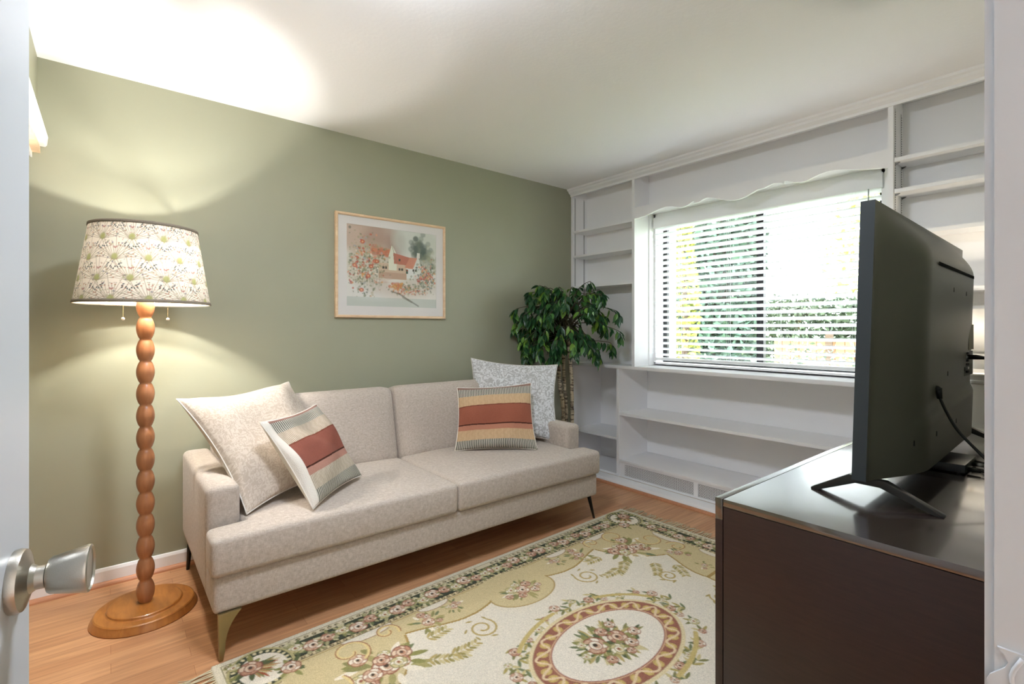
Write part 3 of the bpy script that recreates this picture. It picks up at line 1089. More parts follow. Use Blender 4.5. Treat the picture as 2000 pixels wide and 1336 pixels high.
pillow('throw_pillow', 'large pale damask pillow leaning over the sofa arm next to the floor lamp',
       [(.470, -2.882, .900), (.215, -2.365, .918), (.565, -2.165, .485), (.815, -2.680, .462)], .085,
       damask('#b7aa9c', '#c9beb1', 3, k=40), M_DYE_SOFT, M_LIGHTCOT, group=None, seed=3, wr=.018, pin=.12)
pillow('throw_pillow', 'striped rust and grey woven pillow leaning on the large damask pillow at the lamp end',
       [(.765, -2.622, .812), (.492, -2.308, .826), (.655, -2.142, .480), (.925, -2.458, .462)], .058,
       lambda n: side_cotton(striped(n, 0)), M_DYE_WOOL, M_COTTON, seed=8, wr=.014, pin=.08)
pillow('throw_pillow', 'large white and grey leaf patterned pillow standing in the sofa corner near the plant',
       [(.145, -1.145, .995), (.540, -.690, .950), (.685, -.815, .462), (.290, -1.270, .480)], .07,
       damask('#b4b4b3', '#dedfe0', 11), M_DYE_SOFT, M_LIGHTCOT, seed=12, wr=.008, pin=.10)
pillow('throw_pillow', 'striped rust and grey woven pillow in front of the white leaf patterned pillow',
       [(.372, -1.405, .828), (.612, -.998, .850), (.760, -1.075, .462), (.470, -1.485, .462)], .06,
       lambda n: striped(n, 2), M_DYE_WOOL, M_COTTON, seed=21, wr=.013, pin=.07)

# ------------------------------------------------------------------ floor lamp
LX, LY = .40, -2.985
fl = empty('floor_lamp', (LX, LY, 0), 'floor lamp with a turned wooden bead column and floral fabric drum shade', 'floor lamp')
prof = [(0, 0), (.184, 0), (.186, .004), (.183, .012), (.176, .022), (.174, .030), (.169, .0335), (.134, .0335), (.131, .036), (.129, .043), (.125, .0455), (0, .0455)]
obj('base', lathe(B(), prof, 96, (LX, LY, 0), close=False), M_LAMPBASE, fl, shade_angle=.5)
pr_ = [(.0195, .044)]
zb = .0455; pitch = .0925
nb = 14
for k in range(nb):
    for i in range(1, 12):
        t = i / 12
        r = .0205 + .0120 * math.sin(PI * t) ** .85
        pr_.append((r, zb + pitch * (k + t)))
    pr_.append((.0195, zb + pitch * (k + 1)))
pr_.append((.0, zb + pitch * nb + .001))
obj('bead_column', lathe(B(), pr_, 40, (LX, LY, 0), close=False), M_LAMPWOOD, fl, smooth=True)
ZS0, ZS1, RS0, RS1 = 1.303, 1.625, .2356, .186

def shade_paint():
    W, H = 2 * PI * .21, .326
    p = Paint(W, H, .0016, '#e2d8c8')
    g = np.random.default_rng(4)
    nrep = 12
    cw = W / nrep
    row = .082
    for j in range(-1, 6):
        for i in range(-1, nrep + 1):
            cx = (i + (.5 if j % 2 else 0)) * cw
            cy = j * row
            # fan of fine stems
            for k in range(17):
                a = PI / 2 + (k - 8) * .17
                L_ = row * (1.0 + .34 * math.cos(k * 2.1 + j))
                x1, y1 = cx + math.cos(a) * L_, cy + math.sin(a) * L_
                p.stroke([(cx, cy), (cx + math.cos(a) * L_ * .5 + .003 * math.sin(k), cy + math.sin(a) * L_ * .55), (x1, y1)], .0017, '#857c62' if k % 2 else '#96836f', .9)
                p.ell(x1, y1, .0032, .0028, '#a8745c' if k % 3 else '#6f6a80', a=.85)
                if abs(k - 8) > 3:
                    p.leaf(x1, y1, .009, .004, a + .5, '#9aa08a', .7)
            p.ell(cx, cy + .012, .011, .014, '#9ea064', a=.85, soft=.006)
            # dark berry sprays
            for k in range(11):
                a = -PI / 2 + (k - 5) * .30
                L_ = row * (.18 + .06 * (k % 3))
                p.leaf(cx + math.cos(a) * L_, cy - .012 + math.sin(a) * L_ * .8, .0085, .0045, a, '#3c474c', .95)
            # ogee net between the rows
            for s in (-1, 1):
                q = [(cx + s * cw * .5 * t, cy + row * (t ** 1.6)) for t in np.linspace(0, 1, 8)]
                p.stroke(q, .0018, '#8f846f', .9)
            for k in range(34):
                p.ell(cx + g.uniform(-.5, .5) * cw, cy + g.uniform(-.2, .95) * row, .0026, .0020, ['#b08a78', '#8f8c80', '#9a9a70'][k % 3], g.uniform(0, 3), a=.7)
            p.leaf(cx, cy + row * .55, .012, .006, PI / 2 + .6, '#a06a62', .8)
            p.leaf(cx, cy + row * .55, .012, .006, PI / 2 - .6, '#a06a62', .8)
    return p.C
CS = shade_paint()
nyS, nxS = CS.shape[:2]
CS = CS[:, :-1]
th = np.linspace(0, 2 * PI, nxS)[:-1]
zz = np.linspace(0, 1, nyS)
R_ = (RS0 + (RS1 - RS0) * zz)[:, None]
pos = np.stack([LX + R_ * np.cos(th)[None], LY + R_ * np.sin(th)[None], (ZS0 + (ZS1 - ZS0) * zz)[:, None] + 0 * th[None]], -1)
M_SHADE = attr_mat('printed_shade_fabric', rough=.9, bump=.15, bscale=500, translucent=.028)
sh = grid_mesh('lamp_shade', pos, CS, closed_u=True, m=M_SHADE, parent=fl)
M_BRAID = mat('grey_braid', '#8d8272', .9, bump=.5, bscale=300)
for rr, z_, nm in ((RS0, ZS0, 'bottom'), (RS1, ZS1, 'top')):
    s_ = 1 if nm == 'bottom' else -1
    bm = B()
    k_ = -.145 * s_
    pts = [(rr + .001, z_ - .001 * s_), (rr + .0035, z_), (rr + .0030 + k_ * .011, z_ + s_ * .011), (rr - .0012 + k_ * .011, z_ + s_ * .011), (rr - .0024, z_ - .001 * s_)]
    lathe(bm, pts + [pts[0]], 96, (LX, LY, 0), close=False)
    o = obj('shade_braid', bm, M_BRAID, fl, smooth=True)
# inner lining is the same cloth; wire spider at the top
M_WIRE = mat('brass_wire', '#9b8a60', .35, metal=.9)
bm = B()
for k in range(3):
    a = .5 + k * 2 * PI / 3
    tube(bm, [(LX + math.cos(a) * .012, LY + math.sin(a) * .012, 1.607), (LX + math.cos(a) * RS1, LY + math.sin(a) * RS1, 1.622)], .0022, 6)
lathe(bm, [(.008, 1.602), (.016, 1.602), (.016, 1.612), (.008, 1.612)], 16, (LX, LY, 0), close=False)
obj('spider', bm, M_WIRE, fl)
bm = B()
tube(bm, bez([(LX, LY - .012, 1.345), (LX - .0, LY - .06, 1.42), (LX, LY - .058, 1.52), (LX, LY - .02, 1.60), (LX, LY, 1.606)], 24), .0022, 6)
tube(bm, bez([(LX, LY + .012, 1.345), (LX - .0, LY + .06, 1.42), (LX, LY + .058, 1.52), (LX, LY + .02, 1.60), (LX, LY, 1.606)], 24), .0022, 6)
obj('harp', bm, M_WIRE, fl, smooth=True)
obj('finial', lathe(B(), [(0, 1.606), (.005, 1.608), (.008, 1.62), (.005, 1.632), (0, 1.636)], 16, (LX, LY, 0), close=False), M_WIRE, fl, smooth=True)
BA, BB = Vector((LX + .078, LY + .058, 1.47)), Vector((LX - .082, LY - .012, 1.47))
bm = B()
lathe(bm, [(.012, 1.335), (.012, 1.41), (.019, 1.415), (.019, 1.445), (.010, 1.45)], 20, (LX, LY, 0))
for b_ in (BA, BB):
    d = (b_ - Vector((LX, LY, 1.47))) ; d.z = 0
    tube(bm, [Vector((LX, LY, 1.43)) + d * .1, Vector((LX, LY, 1.435)) + d * .62], .0145, 14)
obj('socket', bm, M_WIRE, fl, smooth=True)
M_BULB = mat('lit_bulb', '#fff6e8', .3, emit='#fffaf3', estr=BULB_POWER)
for b_ in (BA, BB):
    bm = B()
    bmesh.ops.create_icosphere(bm, subdivisions=3, radius=.016)
    obj('bulb', bm, M_BULB, fl, smooth=True, loc=b_)
for dy in (-.076, .074):
    bm = B()
    z = 1.246
    while z < 1.42:
        bmesh.ops.create_icosphere(bm, subdivisions=1, radius=.0015, matrix=Matrix.Translation((LX + .05, LY + dy, z)))
        z += .0034
    o = obj('pull_chain', bm, M_WIRE, fl, smooth=True)
    bm = B(); bmesh.ops.create_icosphere(bm, subdivisions=3, radius=.0062, matrix=Matrix.Translation((LX + .05, LY + dy, 1.240)))
    obj('chain_ball', bm, mat('ivory', '#e8e0d0', .3), o, smooth=True)
settle(fl)

# ------------------------------------------------------------------ framed print
PY0, PY1, PZ0, PZ1 = -2.046, -1.275, 1.268, 1.913
pc = empty('framed_picture', (.0, (PY0 + PY1) / 2, PZ0), 'framed watercolour print of a cottage and flowers in a pale wood frame', 'picture')
bm = B()
fw, fd = .017, .024
def frame_bar(a, b, inn_a, inn_b):
    prof = [(0, 0), (0, fd * .8), (.004, fd), (.012, fd), (fw, fd * .75), (fw, 0)]
    A = [Vector(a) + (Vector(inn_a) - Vector(a)) * (p[0] / fw) + Vector((p[1], 0, 0)) for p in prof]
    Bv = [Vector(b) + (Vector(inn_b) - Vector(b)) * (p[0] / fw) + Vector((p[1], 0, 0)) for p in prof]
    va = [bm.verts.new(p) for p in A]; vb = [bm.verts.new(p) for p in Bv]
    for i in range(len(prof)):
        j = (i + 1) % len(prof)
        bm.faces.new([va[i], va[j], vb[j], vb[i]])
    bm.faces.new(va); bm.faces.new(vb[::-1])
xw = .002
c = [(xw, PY0, PZ0), (xw, PY1, PZ0), (xw, PY1, PZ1), (xw, PY0, PZ1)]
ci = [(xw, PY0 + fw, PZ0 + fw), (xw, PY1 - fw, PZ0 + fw), (xw, PY1 - fw, PZ1 - fw), (xw, PY0 + fw, PZ1 - fw)]
for i in range(4):
    j = (i + 1) % 4
    frame_bar(c[i], c[j], ci[i], ci[j])
obj('frame', bm, M_FRAMEWOOD, pc)
# mat board with opening
IY0, IY1, IZ0, IZ1 = -1.974, -1.345, 1.342, 1.847
M_MAT = mat('mat_board', '#dcd8d4', .9)
bm = B()
a_ = (.012, .014)
box(bm, *a_, PY0 + fw, PY1 - fw, PZ0 + fw, IZ0)
box(bm, *a_, PY0 + fw, PY1 - fw, IZ1, PZ1 - fw)
box(bm, *a_, PY0 + fw, IY0, IZ0, IZ1)
box(bm, *a_, IY1, PY1 - fw, IZ0, IZ1)
obj('mat_board', bm, M_MAT, pc)
def cottage():
    W, H = IY1 - IY0, IZ1 - IZ0
    p = Paint(W, H, .0022, '#dedbd2')
    g = np.random.default_rng(2)
    def wash(cx, cy, rx, ry, col, a=.4, soft=.03): p.ell(cx * W, cy * H, rx * W, ry * H, col, a=a, soft=soft * 1.0)
    p.C[(p.Y < .115 * H)] = lin('#c3c8bf')
    # washes: warm sky left, grey green behind the house right
    for cx, cy, rx, ry, c_, a in ((.15, .88, .3, .22, '#b99c88', .75), (.38, .86, .22, .2, '#a98f80', .7), (.52, .8, .1, .18, '#a58575', .6), (.66, .88, .18, .2, '#c9cfc4', .7), (.9, .84, .14, .2, '#c4cbbd', .7), (.25, .5, .25, .3, '#b9ad93', .55), (.3, .2, .3, .1, '#d9d9d8', .5), (.55, .22, .3, .09, '#c8b3a0', .5), (.8, .3, .2, .12, '#c2b8a6', .5)):
        wash(cx, cy, rx, ry, c_, a, .05)
    for k in range(90):
        cx, cy = g.normal(.80, .055), g.normal(.76, .09)
        wash(cx, cy, .03, .035, ['#5e6b62', '#4f5e58', '#75806f'][k % 3], .45, .008)
    for k in range(40):
        wash(g.normal(.92, .05), g.normal(.62, .07), .025, .03, ['#8b9378', '#a6a78b'][k % 2], .4, .008)
    # distant orange tree band
    for k in range(60):
        wash(g.uniform(.26, .47), g.normal(.70, .025), .022, .02, ['#c67b60', '#cf8c6d', '#b9705a'][k % 3], .5, .006)
    def poly(pts, col, a=1.0):
        xs = np.array([q[0] for q in pts]) * W; ys = np.array([q[1] for q in pts]) * H
        ins = np.zeros(p.X.shape, bool)
        n = len(pts)
        for i in range(n):
            j = (i - 1) % n
            cnd = ((ys[i] > p.Y) != (ys[j] > p.Y)) & (p.X < (xs[j] - xs[i]) * (p.Y - ys[i]) / (ys[j] - ys[i] + 1e-12) + xs[i])
            ins ^= cnd
        c_ = np.array(lin(col))
        p.C[ins] = p.C[ins] * (1 - a) + c_ * a
    # cottage
    poly([(.33, .42), (.64, .40), (.64, .56), (.33, .56)], '#cdb69e')
    poly([(.44, .47), (.53, .47), (.53, .68), (.475, .80), (.44, .66)], '#dedfcb')
    poly([(.50, .56), (.65, .55), (.70, .65), (.49, .70)], '#bd7b68')
    poly([(.62, .52), (.68, .66), (.79, .66), (.72, .50)], '#cf9077')
    poly([(.70, .42), (.82, .44), (.81, .58), (.775, .68), (.72, .52)], '#d8dad0')
    poly([(.76, .66), (.80, .66), (.80, .73), (.765, .73)], '#d9d8cc')
    poly([(.64, .38), (.72, .38), (.72, .51), (.64, .51)], '#dfe0da')
    poly([(.635, .44), (.66, .44), (.66, .50), (.635, .50)], '#4d6657')
    poly([(.33, .36), (.64, .36), (.64, .44), (.33, .44)], '#bda08a')
    for (x_, z_) in ((.37, .485), (.40, .485), (.55, .475), (.58, .475), (.71, .475), (.74, .475), (.55, .60)):
        poly([(x_, z_), (x_ + .022, z_), (x_ + .022, z_ + .03), (x_, z_ + .03)], '#5c5a52')
    p.stroke([(.475 * W, .80 * H), (.53 * W, .56 * H)], .003, '#8e8c78')
    # path
    for k in range(70):
        t = g.random()
        wash(.30 + .38 * t + g.normal(0, .03), .30 + .04 * math.sin(t * 5) + g.normal(0, .015), .04, .012, ['#d6cec2', '#c3a795', '#e0ddd6'][k % 3], .5, .004)
    def blooms(n, fx, fy, sx, sy, cols, s0, s1, a=.8):
        for k in range(n):
            cx, cy = g.normal(fx, sx), g.normal(fy, sy)
            if not (0.01 < cx < .985 and .115 < cy < .985): continue
            r = g.uniform(s0, s1)
            p.ell(cx * W, cy * H, r, r * g.uniform(.6, 1), cols[g.integers(len(cols))], g.uniform(0, 3), a=a, soft=.003)
    greens = ['#6f7a5c', '#8b9070', '#4f5c4a', '#9a9a78', '#b3a98a']
    reds = ['#c1664f', '#cf7f66', '#b5564a', '#d79a80', '#d3a066']
    blooms(330, .16, .48, .10, .19, greens, .003, .009, .6)
    blooms(150, .16, .50, .10, .18, reds + ['#e2d9c8', '#a6a6a8'], .003, .010, .75)
    blooms(90, .32, .56, .05, .08, greens, .003, .008, .6)
    for q in ((.29, .57), (.22, .38), (.25, .50), (.16, .80), (.08, .50), (.15, .20), (.31, .57)):
        p.ell(q[0] * W, q[1] * H, .016, .013, '#c5604a', a=.8, soft=.005); p.ell(q[0] * W, q[1] * H, .006, .005, '#e6c08e', a=.8)
    blooms(260, .88, .40, .07, .10, greens + ['#55645f'], .003, .009, .6)
    blooms(90, .88, .42, .07, .08, reds, .003, .009, .75)
    blooms(140, .66, .24, .10, .035, greens, .003, .008, .6)
    blooms(80, .54, .27, .05, .03, ['#c98d55', '#cf9f60', '#c77f66'], .004, .010, .7)
    blooms(60, .74, .20, .08, .03, reds + ['#ded6c9'], .003, .007, .6)
    p.stroke([(.47 * W, .20 * H), (.56 * W, .17 * H), (.66 * W, .10 * H), (.78 * W, .02 * H)], .010, '#5b5a50', .6)
    p.stroke([(.60 * W, .13 * H), (.70 * W, .07 * H)], .014, '#7a7568', .5)
    for k in range(30):
        x_ = g.uniform(.1, .35); p.stroke([(x_ * W, g.uniform(.15, .3) * H), ((x_ + .01) * W, g.uniform(.3, .42) * H)], .0015, '#8f8f78', .5)
    p.C *= (.97 + .06 * g.random(p.X.shape))[..., None]
    return p
p = cottage()
pos = np.stack([np.full(p.X.shape, .0118), IY0 + p.X, IZ0 + p.Y], -1)
grid_mesh('print', pos, p.C, m=attr_mat('printed_paper', rough=.8, bump=.05), parent=pc)
gm2, N, L, P = nmat('picture_glass')
gl = N.new('ShaderNodeBsdfGlossy'); gl.inputs['Roughness'].default_value = .08
tr = N.new('ShaderNodeBsdfTransparent')
mx = N.new('ShaderNodeMixShader'); mx.inputs[0].default_value = .035
L.new(tr.outputs[0], mx.inputs[1]); L.new(gl.outputs[0], mx.inputs[2]); L.new(mx.outputs[0], N['Material Output'].inputs['Surface'])
bxo('glass', gm2, pc, .0155, .0172, PY0 + fw - .002, PY1 - fw + .002, PZ0 + fw - .002, PZ1 - fw + .002)
settle(pc)

# ------------------------------------------------------------------ rug
RW, RL = 1.66, 2.35
RES = .0034
def rug_paint():
    CREAM, TAN, TAN2, DK, OL, RU, PK, IV = '#ddd4c2', '#c9b88e', '#b79f6c', '#454a3c', '#8b8759', '#94604b', '#c8a68c', '#e6dcc9'
    hw, hl = RW / 2, RL / 2
    q = Paint(hw, hl, RES, CREAM)
    X, Y = q.X, q.Y
    g = np.random.default_rng(9)
    d = np.minimum(X, Y)
    def setm(m, c, a=1.0):
        q.C[m] = q.C[m] * (1 - a) + np.array(lin(c)) * a
    # tan field border with scalloped inner edge
    edge_x = .315 + .035 * np.sin((Y - .1) * 2 * PI / .62)
    edge_y = .40 + .04 * np.sin((X - .1) * 2 * PI / .55)
    m = ((X < edge_x) | (Y < edge_y)) & (d > .172)
    corner = np.hypot(X - .20, Y - .22) < .40
    m2 = (m | corner) & (d > .172)
    setm(m2, TAN)
    # outline of the tan part
    er = m2.copy()
    k = 3
    inner = m2 & np.roll(m2, k, 0) & np.roll(m2, -k, 0) & np.roll(m2, k, 1) & np.roll(m2, -k, 1)
    setm(m2 & ~inner & (d > .18), '#a58a55')
    # cream crescents against the border
    for (cx, cy, rx, ry) in ((.175, .50, .035, .10), (.175, .80, .03, .07), (.46, .175, .10, .035), (.72, .175, .07, .03)):
        q.ell(cx, cy, rx + .004, ry + .004, '#8d6a4c'); q.ell(cx, cy, rx, ry, CREAM)
    # flower sprays in the tan part
    pal = [(RU, PK, IV, '#4a3f34'), ('#86564a', '#b98c72', '#dcc4aa', '#5a4a40'), (OL, '#c8b98c', IV, RU)]
    def spray(cx, cy, r, n, seed):
        gg = np.random.default_rng(seed)
        for k in range(n * 3):
            t = gg.uniform(0, 2 * PI); rr = r * gg.uniform(.3, 1.0)
            q.leaf(cx + math.cos(t) * rr * .6, cy + math.sin(t) * rr * .6, r * gg.uniform(.3, .6), r * .16, t + gg.uniform(-.5, .5), [OL, '#747b5a', '#a39a68', '#8c8a56', IV][k % 5])
        for k in range(n):
            t = gg.uniform(0, 2 * PI); rr = r * (gg.uniform(.2, .75) if k else 0)
            q.rose(cx + math.cos(t) * rr, cy + math.sin(t) * rr, r * (.34 if k == 0 else gg.uniform(.16, .26)), pal[k % 3], 0, seed=seed * 31 + k)
    spray(.40, .47, .16, 10, 1)
    spray(.27, .72, .085, 5, 2); spray(.24, .86, .06, 4, 3); spray(.60, .30, .07, 5, 4); spray(.76, .33, .05, 3, 14)
    # acanthus scrolls around the bouquet
    for (cx, cy, r, a0, sg) in ((.245, .40, .075, .5, 1), (.40, .27, .08, 2.2, -1), (.22, .56, .05, 1.0, 1), (.55, .24, .055, 3.0, 1)):
        q.spiral(cx, cy, r, 1.1, a0, .013, '#d9c48c', sg); q.spiral(cx, cy, r + .006, 1.1, a0, .004, RU, sg)
    # fronds hanging into the field
    for (cx, cy, a, n) in ((.47, .60, .9, 9), (.58, .50, .7, 8), (.50, .68, 1.4, 7), (.66, .44, .4, 7), (.36, .66, 1.5, 6)):
        x_, y_ = cx, cy
        for k in range(n):
            for s in (-1, 1):
                q.leaf(x_, y_, .042 - .002 * k, .013, a + s * .85, ['#b3a06a', '#9b8f5a', '#c8b98c'][k % 3])
            x_ += math.cos(a) * .017; y_ += math.sin(a) * .017; a += .05
    for (cx, cy, r, a0, sg) in ((.445, .86, .062, 2.2, -1), (.70, .56, .05, .3, 1)):
        q.spiral(cx, cy, r, 1.5, a0, .0085, '#b39c63', sg)
        for k in range(5):
            q.leaf(cx + r * math.cos(a0 + k), cy + r * math.sin(a0 + k), .03, .010, a0 + k + 1.2, '#a8955c')
    # --- border bands
    setm(d < .172, '#c9b88c')
    setm(d < .026, '#d6cdb6')
    setm((d >= .026) & (d < .030), '#8d8468')
    setm((d >= .030) & (d < .056), '#d3c7a8')
    setm((d >= .056) & (d < .060), '#55543f')
    setm((d >= .060) & (d < .146), DK)
    setm((d >= .146) & (d < .150), '#3a3a30')
    setm((d >= .150) & (d < .170), '#d3c39b')
    setm((d >= .170) & (d < .173), '#7e6c50')
    # wave of small motifs on the narrow bands
    for off, per in ((.043, .030), (.160, .026)):
        n = int((hl - off) / per)
        for k in range(n):
            s = off + k * per
            for (cx, cy) in ((off, s), (s, off)):
                if cx < hw and cy < hl:
                    q.ell(cx, cy, .0085, .0085, '#7b6a4c', inner=.45)
                    q.leaf(cx, cy, .013, .005, k * 1.3, '#4f5140')
    # ribbon and flowers on the dark band
    for axis in (0, 1):
        Lb = hl if axis == 0 else hw
        s = .14; k = 0
        pts = [(.103 + .020 * math.sin(t * 2 * PI / .22), t) for t in np.arange(.1, Lb, .01)]
        if axis: pts = [(b, a) for a, b in pts]
        q.stroke(pts, .014, '#a9a277')
        while s < Lb + .03:
            c0 = .103 + .012 * math.sin(k * 2.4)
            cx, cy = (c0, s) if axis == 0 else (s, c0)
            gg = np.random.default_rng(50 + k + axis * 100)
            for i in range(13):
                t = gg.uniform(0, 2 * PI)
                q.leaf(cx + math.cos(t) * .016, cy + math.sin(t) * .012, gg.uniform(.026, .046), .013, t, ['#a8a27a', '#8b8a5e', '#c9c09a', '#6f7550'][i % 4])
            big = k % 3 == 0
            q.rose(cx, cy, .038 if big else .030, pal[k % 3], 0, seed=k + axis * 77)
            s += .060 if big else .058; k += 1
    dd = (d >= .060) & (d < .146)
    # corner shell
    q.ell(.125, .135, .118, .108, '#b7ab7c'); q.ell(.125, .135, .108, .098, DK); q.ell(.130, .140, .088, .078, IV)
    for k in range(26):
        a = 2 * PI * k / 26
        q.ell(.125 + .098 * math.cos(a), .135 + .088 * math.sin(a), .0075, .006, '#d8caa0', a)
    for k in range(14):
        a = 1.0 + .25 * (k - 7) * .5
        q.leaf(.10, .11, .075 + .01 * (k % 3), .012, a, ['#b58a5c', OL, '#a3593f', '#c8b98c'][k % 4])
    q.rose(.10, .105, .042, pal[1], 8, seed=5); q.rose(.185, .215, .036, pal[0], 8, seed=6); q.rose(.06, .06, .022, pal[2], 4, seed=6)
    # mirror the quarter into the whole
    A = np.concatenate([q.C, q.C[:, ::-1][:, 1:]], 1)
    A = np.concatenate([A, A[::-1][1:]], 0)
    F = Paint(RW, RL, RES, CREAM)
    F.C = A; F.ny, F.nx = A.shape[:2]
    F.X, F.Y = np.meshgrid(np.arange(F.nx) * RES, np.arange(F.ny) * RES)
    cx, cy = RW / 2, RL / 2
    # lobes at the middle of the long sides
    for s in (-1, 1):
        lx = cx + s * (-1) * (hw - .335)
        F.ell(lx, cy, .118, .175, '#a58a55'); F.ell(lx, cy, .112, .168, TAN)
        F.ell(cx + s * -1 * (hw - .25), cy, .09, .22, TAN)
        gg = np.random.default_rng(3)
        for k in range(26):
            t = gg.uniform(0, 2 * PI)
            F.leaf(lx + math.cos(t) * .03, cy + math.sin(t) * .05, gg.uniform(.03, .07), .014, t, [OL, '#747b5a', '#a39a68', IV][k % 4])
        for k, (a, b, r) in enumerate(((0, 0, .036), (.03, .045, .026), (.028, -.045, .030), (-.03, .05, .024), (-.035, -.03, .022), (.055, .0, .022), (-.01, .085, .018), (-.01, -.085, .020))):
            F.rose(lx + a * -s, cy + b, r, pal[k % 3], 0, seed=k + 40)
    # oval medallion
    def ov(k): return .2186 * k, .346 * k
    a_, b_ = .2186, .346
    for k in range(90):   # garland outside
        t = 2 * PI * k / 90
        if (k // 9) % 2 == 0 or k % 3 == 0:
            rr = 1.20 + .10 * math.sin(k * 1.7)
            x_, y_ = cx + a_ * rr * 1.04 * math.cos(t), cy + b_ * (rr) * .98 * math.sin(t)
            for i in range(3):
                F.leaf(x_, y_, .045, .013, t + 1.2 + i * .9 + .6 * math.sin(k), ['#a8995f', '#7d7b50', '#c3b483', '#747b5a'][(k + i) % 4])
            if k % 3 == 0: F.rose(x_, y_, .017 + .008 * (k % 2), pal[(k // 3) % 3], 0, seed=k)
    for t0 in (0.45, 2.25, 3.6, 5.4):
        pts = [(cx + a_ * 1.24 * math.cos(t0 + u), cy + b_ * 1.17 * math.sin(t0 + u)) for u in np.linspace(-.38, .38, 14)]
        F.stroke(pts, .018, '#c2ad72')
    F.ell(cx, cy, a_ * 1.07, b_ * 1.045, '#d9c9a0'); F.ell(cx, cy, a_ * 1.0, b_ * 1.0, '#976655')
    n = 30
    for k in range(n):
        t = 2 * PI * (k + .5) / n
        F.ell(cx + a_ * .875 * math.cos(t), cy + b_ * .885 * math.sin(t), .021, .017, '#c0a566', t)
        F.ell(cx + a_ * .875 * math.cos(t), cy + b_ * .885 * math.sin(t), .013, .009, '#cdb67c', t)
    pts = [(cx + a_ * (.875 + .085 * math.cos(t * n / 2)) * math.cos(t), cy + b_ * (.885 + .075 * math.cos(t * n / 2)) * math.sin(t)) for t in np.linspace(0, 2 * PI, 361)]
    F.stroke(pts, .0085, '#dcc3a0')
    F.ell(cx, cy, a_ * .775, b_ * .80, '#d2ae8c'); F.ell(cx, cy, a_ * .755, b_ * .785, '#93554a'); F.ell(cx, cy, a_ * .735, b_ * .77, '#e2d9c8')
    gg = np.random.default_rng(17)
    for k in range(120):
        t = gg.uniform(0, 2 * PI); rr = gg.uniform(.2, 1)
        F.leaf(cx + .075 * rr * math.cos(t), cy + .115 * rr * math.sin(t), gg.uniform(.035, .07), .015, t + gg.uniform(-.4, .4), [OL, '#b3a06a', '#747b5a', '#c8b98c', '#8c8a56'][k % 5])
    for k, (a, b, r) in enumerate(((-.02, -.06, .052), (.0, .045, .044), (.05, -.01, .036), (.055, .06, .030), (-.06, .02, .028), (-.055, -.1, .02), (.02, .125, .028), (.07, -.075, .024), (.0, -.135, .02), (-.07, .085, .024), (.085, .02, .02))):
        F.rose(cx + a, cy + b, r, pal[k % 3], 4, seed=200 + k)
    C = F.C
    gr = np.random.default_rng(1)
    C = C * (.92 + .16 * gr.random(C.shape[:2]))[..., None]
    return C, F
RC, RF = rug_paint()
rug = empty('area_rug', (1.785, -1.63, 0), 'cream and tan floral area rug with a dark flowered border and oval medallion', 'rug', rotz=math.radians(1.75))
gr = np.random.default_rng(2)
X, Y = RF.X - RW / 2, RF.Y - RL / 2
zr = .0125 + .0016 * (gr.random(X.shape) - .5)
ed = np.minimum(np.minimum(RF.X, RW - RF.X), np.minimum(RF.Y, RL - RF.Y))
zr = np.where(ed < RES * .5, .0005, zr)
M_RUG = attr_mat('rug_pile', rough=.97, bump=.5, bscale=260, noise=.18, spec=.1)
grid_mesh('pile', np.stack([X, Y, zr], -1), RC, m=M_RUG, parent=rug)
M_FRINGE = mat('fringe_cotton', '#c9bd9f', .95)
for s in (-1, 1):
    bm = B()
    g = random.Random(3 + s)
    x = -RW / 2 + .01
    while x < RW / 2 - .01:
        L_ = .085 + g.uniform(-.012, .014)
        dx = g.uniform(-.012, .014)
        dx2 = dx + g.uniform(-.02, .022)
        y0 = s * RL / 2
        for k in range(3):
            j = g.uniform(-.004, .004)
            tube(bm, [(x + (k - 1) * .0028, y0 - s * .004, .006), (x + dx * .5 + j * .3, y0 + s * L_ * .28, .0052), (x + dx + j, y0 + s * L_ * .65, .003), (x + dx2 + j * 2.2, y0 + s * (L_ + j), .0022)], [.0016, .0019, .0014, .0011], 4)
        x += .0125
    obj('fringe', bm, M_FRINGE, rug)

# ------------------------------------------------------------------ plant
PX, PYc = .27, -.34
pl = empty('potted_ficus_tree', (PX, PYc, 0), 'leafy artificial ficus tree with pale thin trunks behind the sofa corner', 'plant')
obj('pot', lathe(B(), [(0, 0), (.10, 0), (.13, .22), (.14, .23), (.14, .25), (.125, .25), (.12, .22), (0, .21)], 32, (PX, PYc, 0), close=False), mat('dark_pot', '#3a332c', .6), pl, shade_angle=.5)
M_BARK, N, L, P = nmat('birch_bark')
tc = N.new('ShaderNodeTexCoord'); mp = N.new('ShaderNodeMapping'); mp.inputs['Scale'].default_value = (12, 12, 55)
L.new(tc.outputs['Object'], mp.inputs['Vector'])
n = N.new('ShaderNodeTexNoise'); n.inputs['Scale'].default_value = 1.5; n.inputs['Detail'].default_value = 5
L.new(mp.outputs[0], n.inputs['Vector'])
cr = N.new('ShaderNodeValToRGB'); cr.color_ramp.elements[0].position = .4; cr.color_ramp.elements[0].color = (*lin('#54483a'), 1)
cr.color_ramp.elements[1].position = .52; cr.color_ramp.elements[1].color = (*lin('#b8a98e'), 1)
L.new(n.outputs['Fac'], cr.inputs['Fac']); L.new(cr.outputs['Color'], P.inputs['Base Color']); P.inputs['Roughness'].default_value = .8
RV = Vector((.631, .7757, 0)); FV = Vector((-.7757, .631, 0))
tops = []
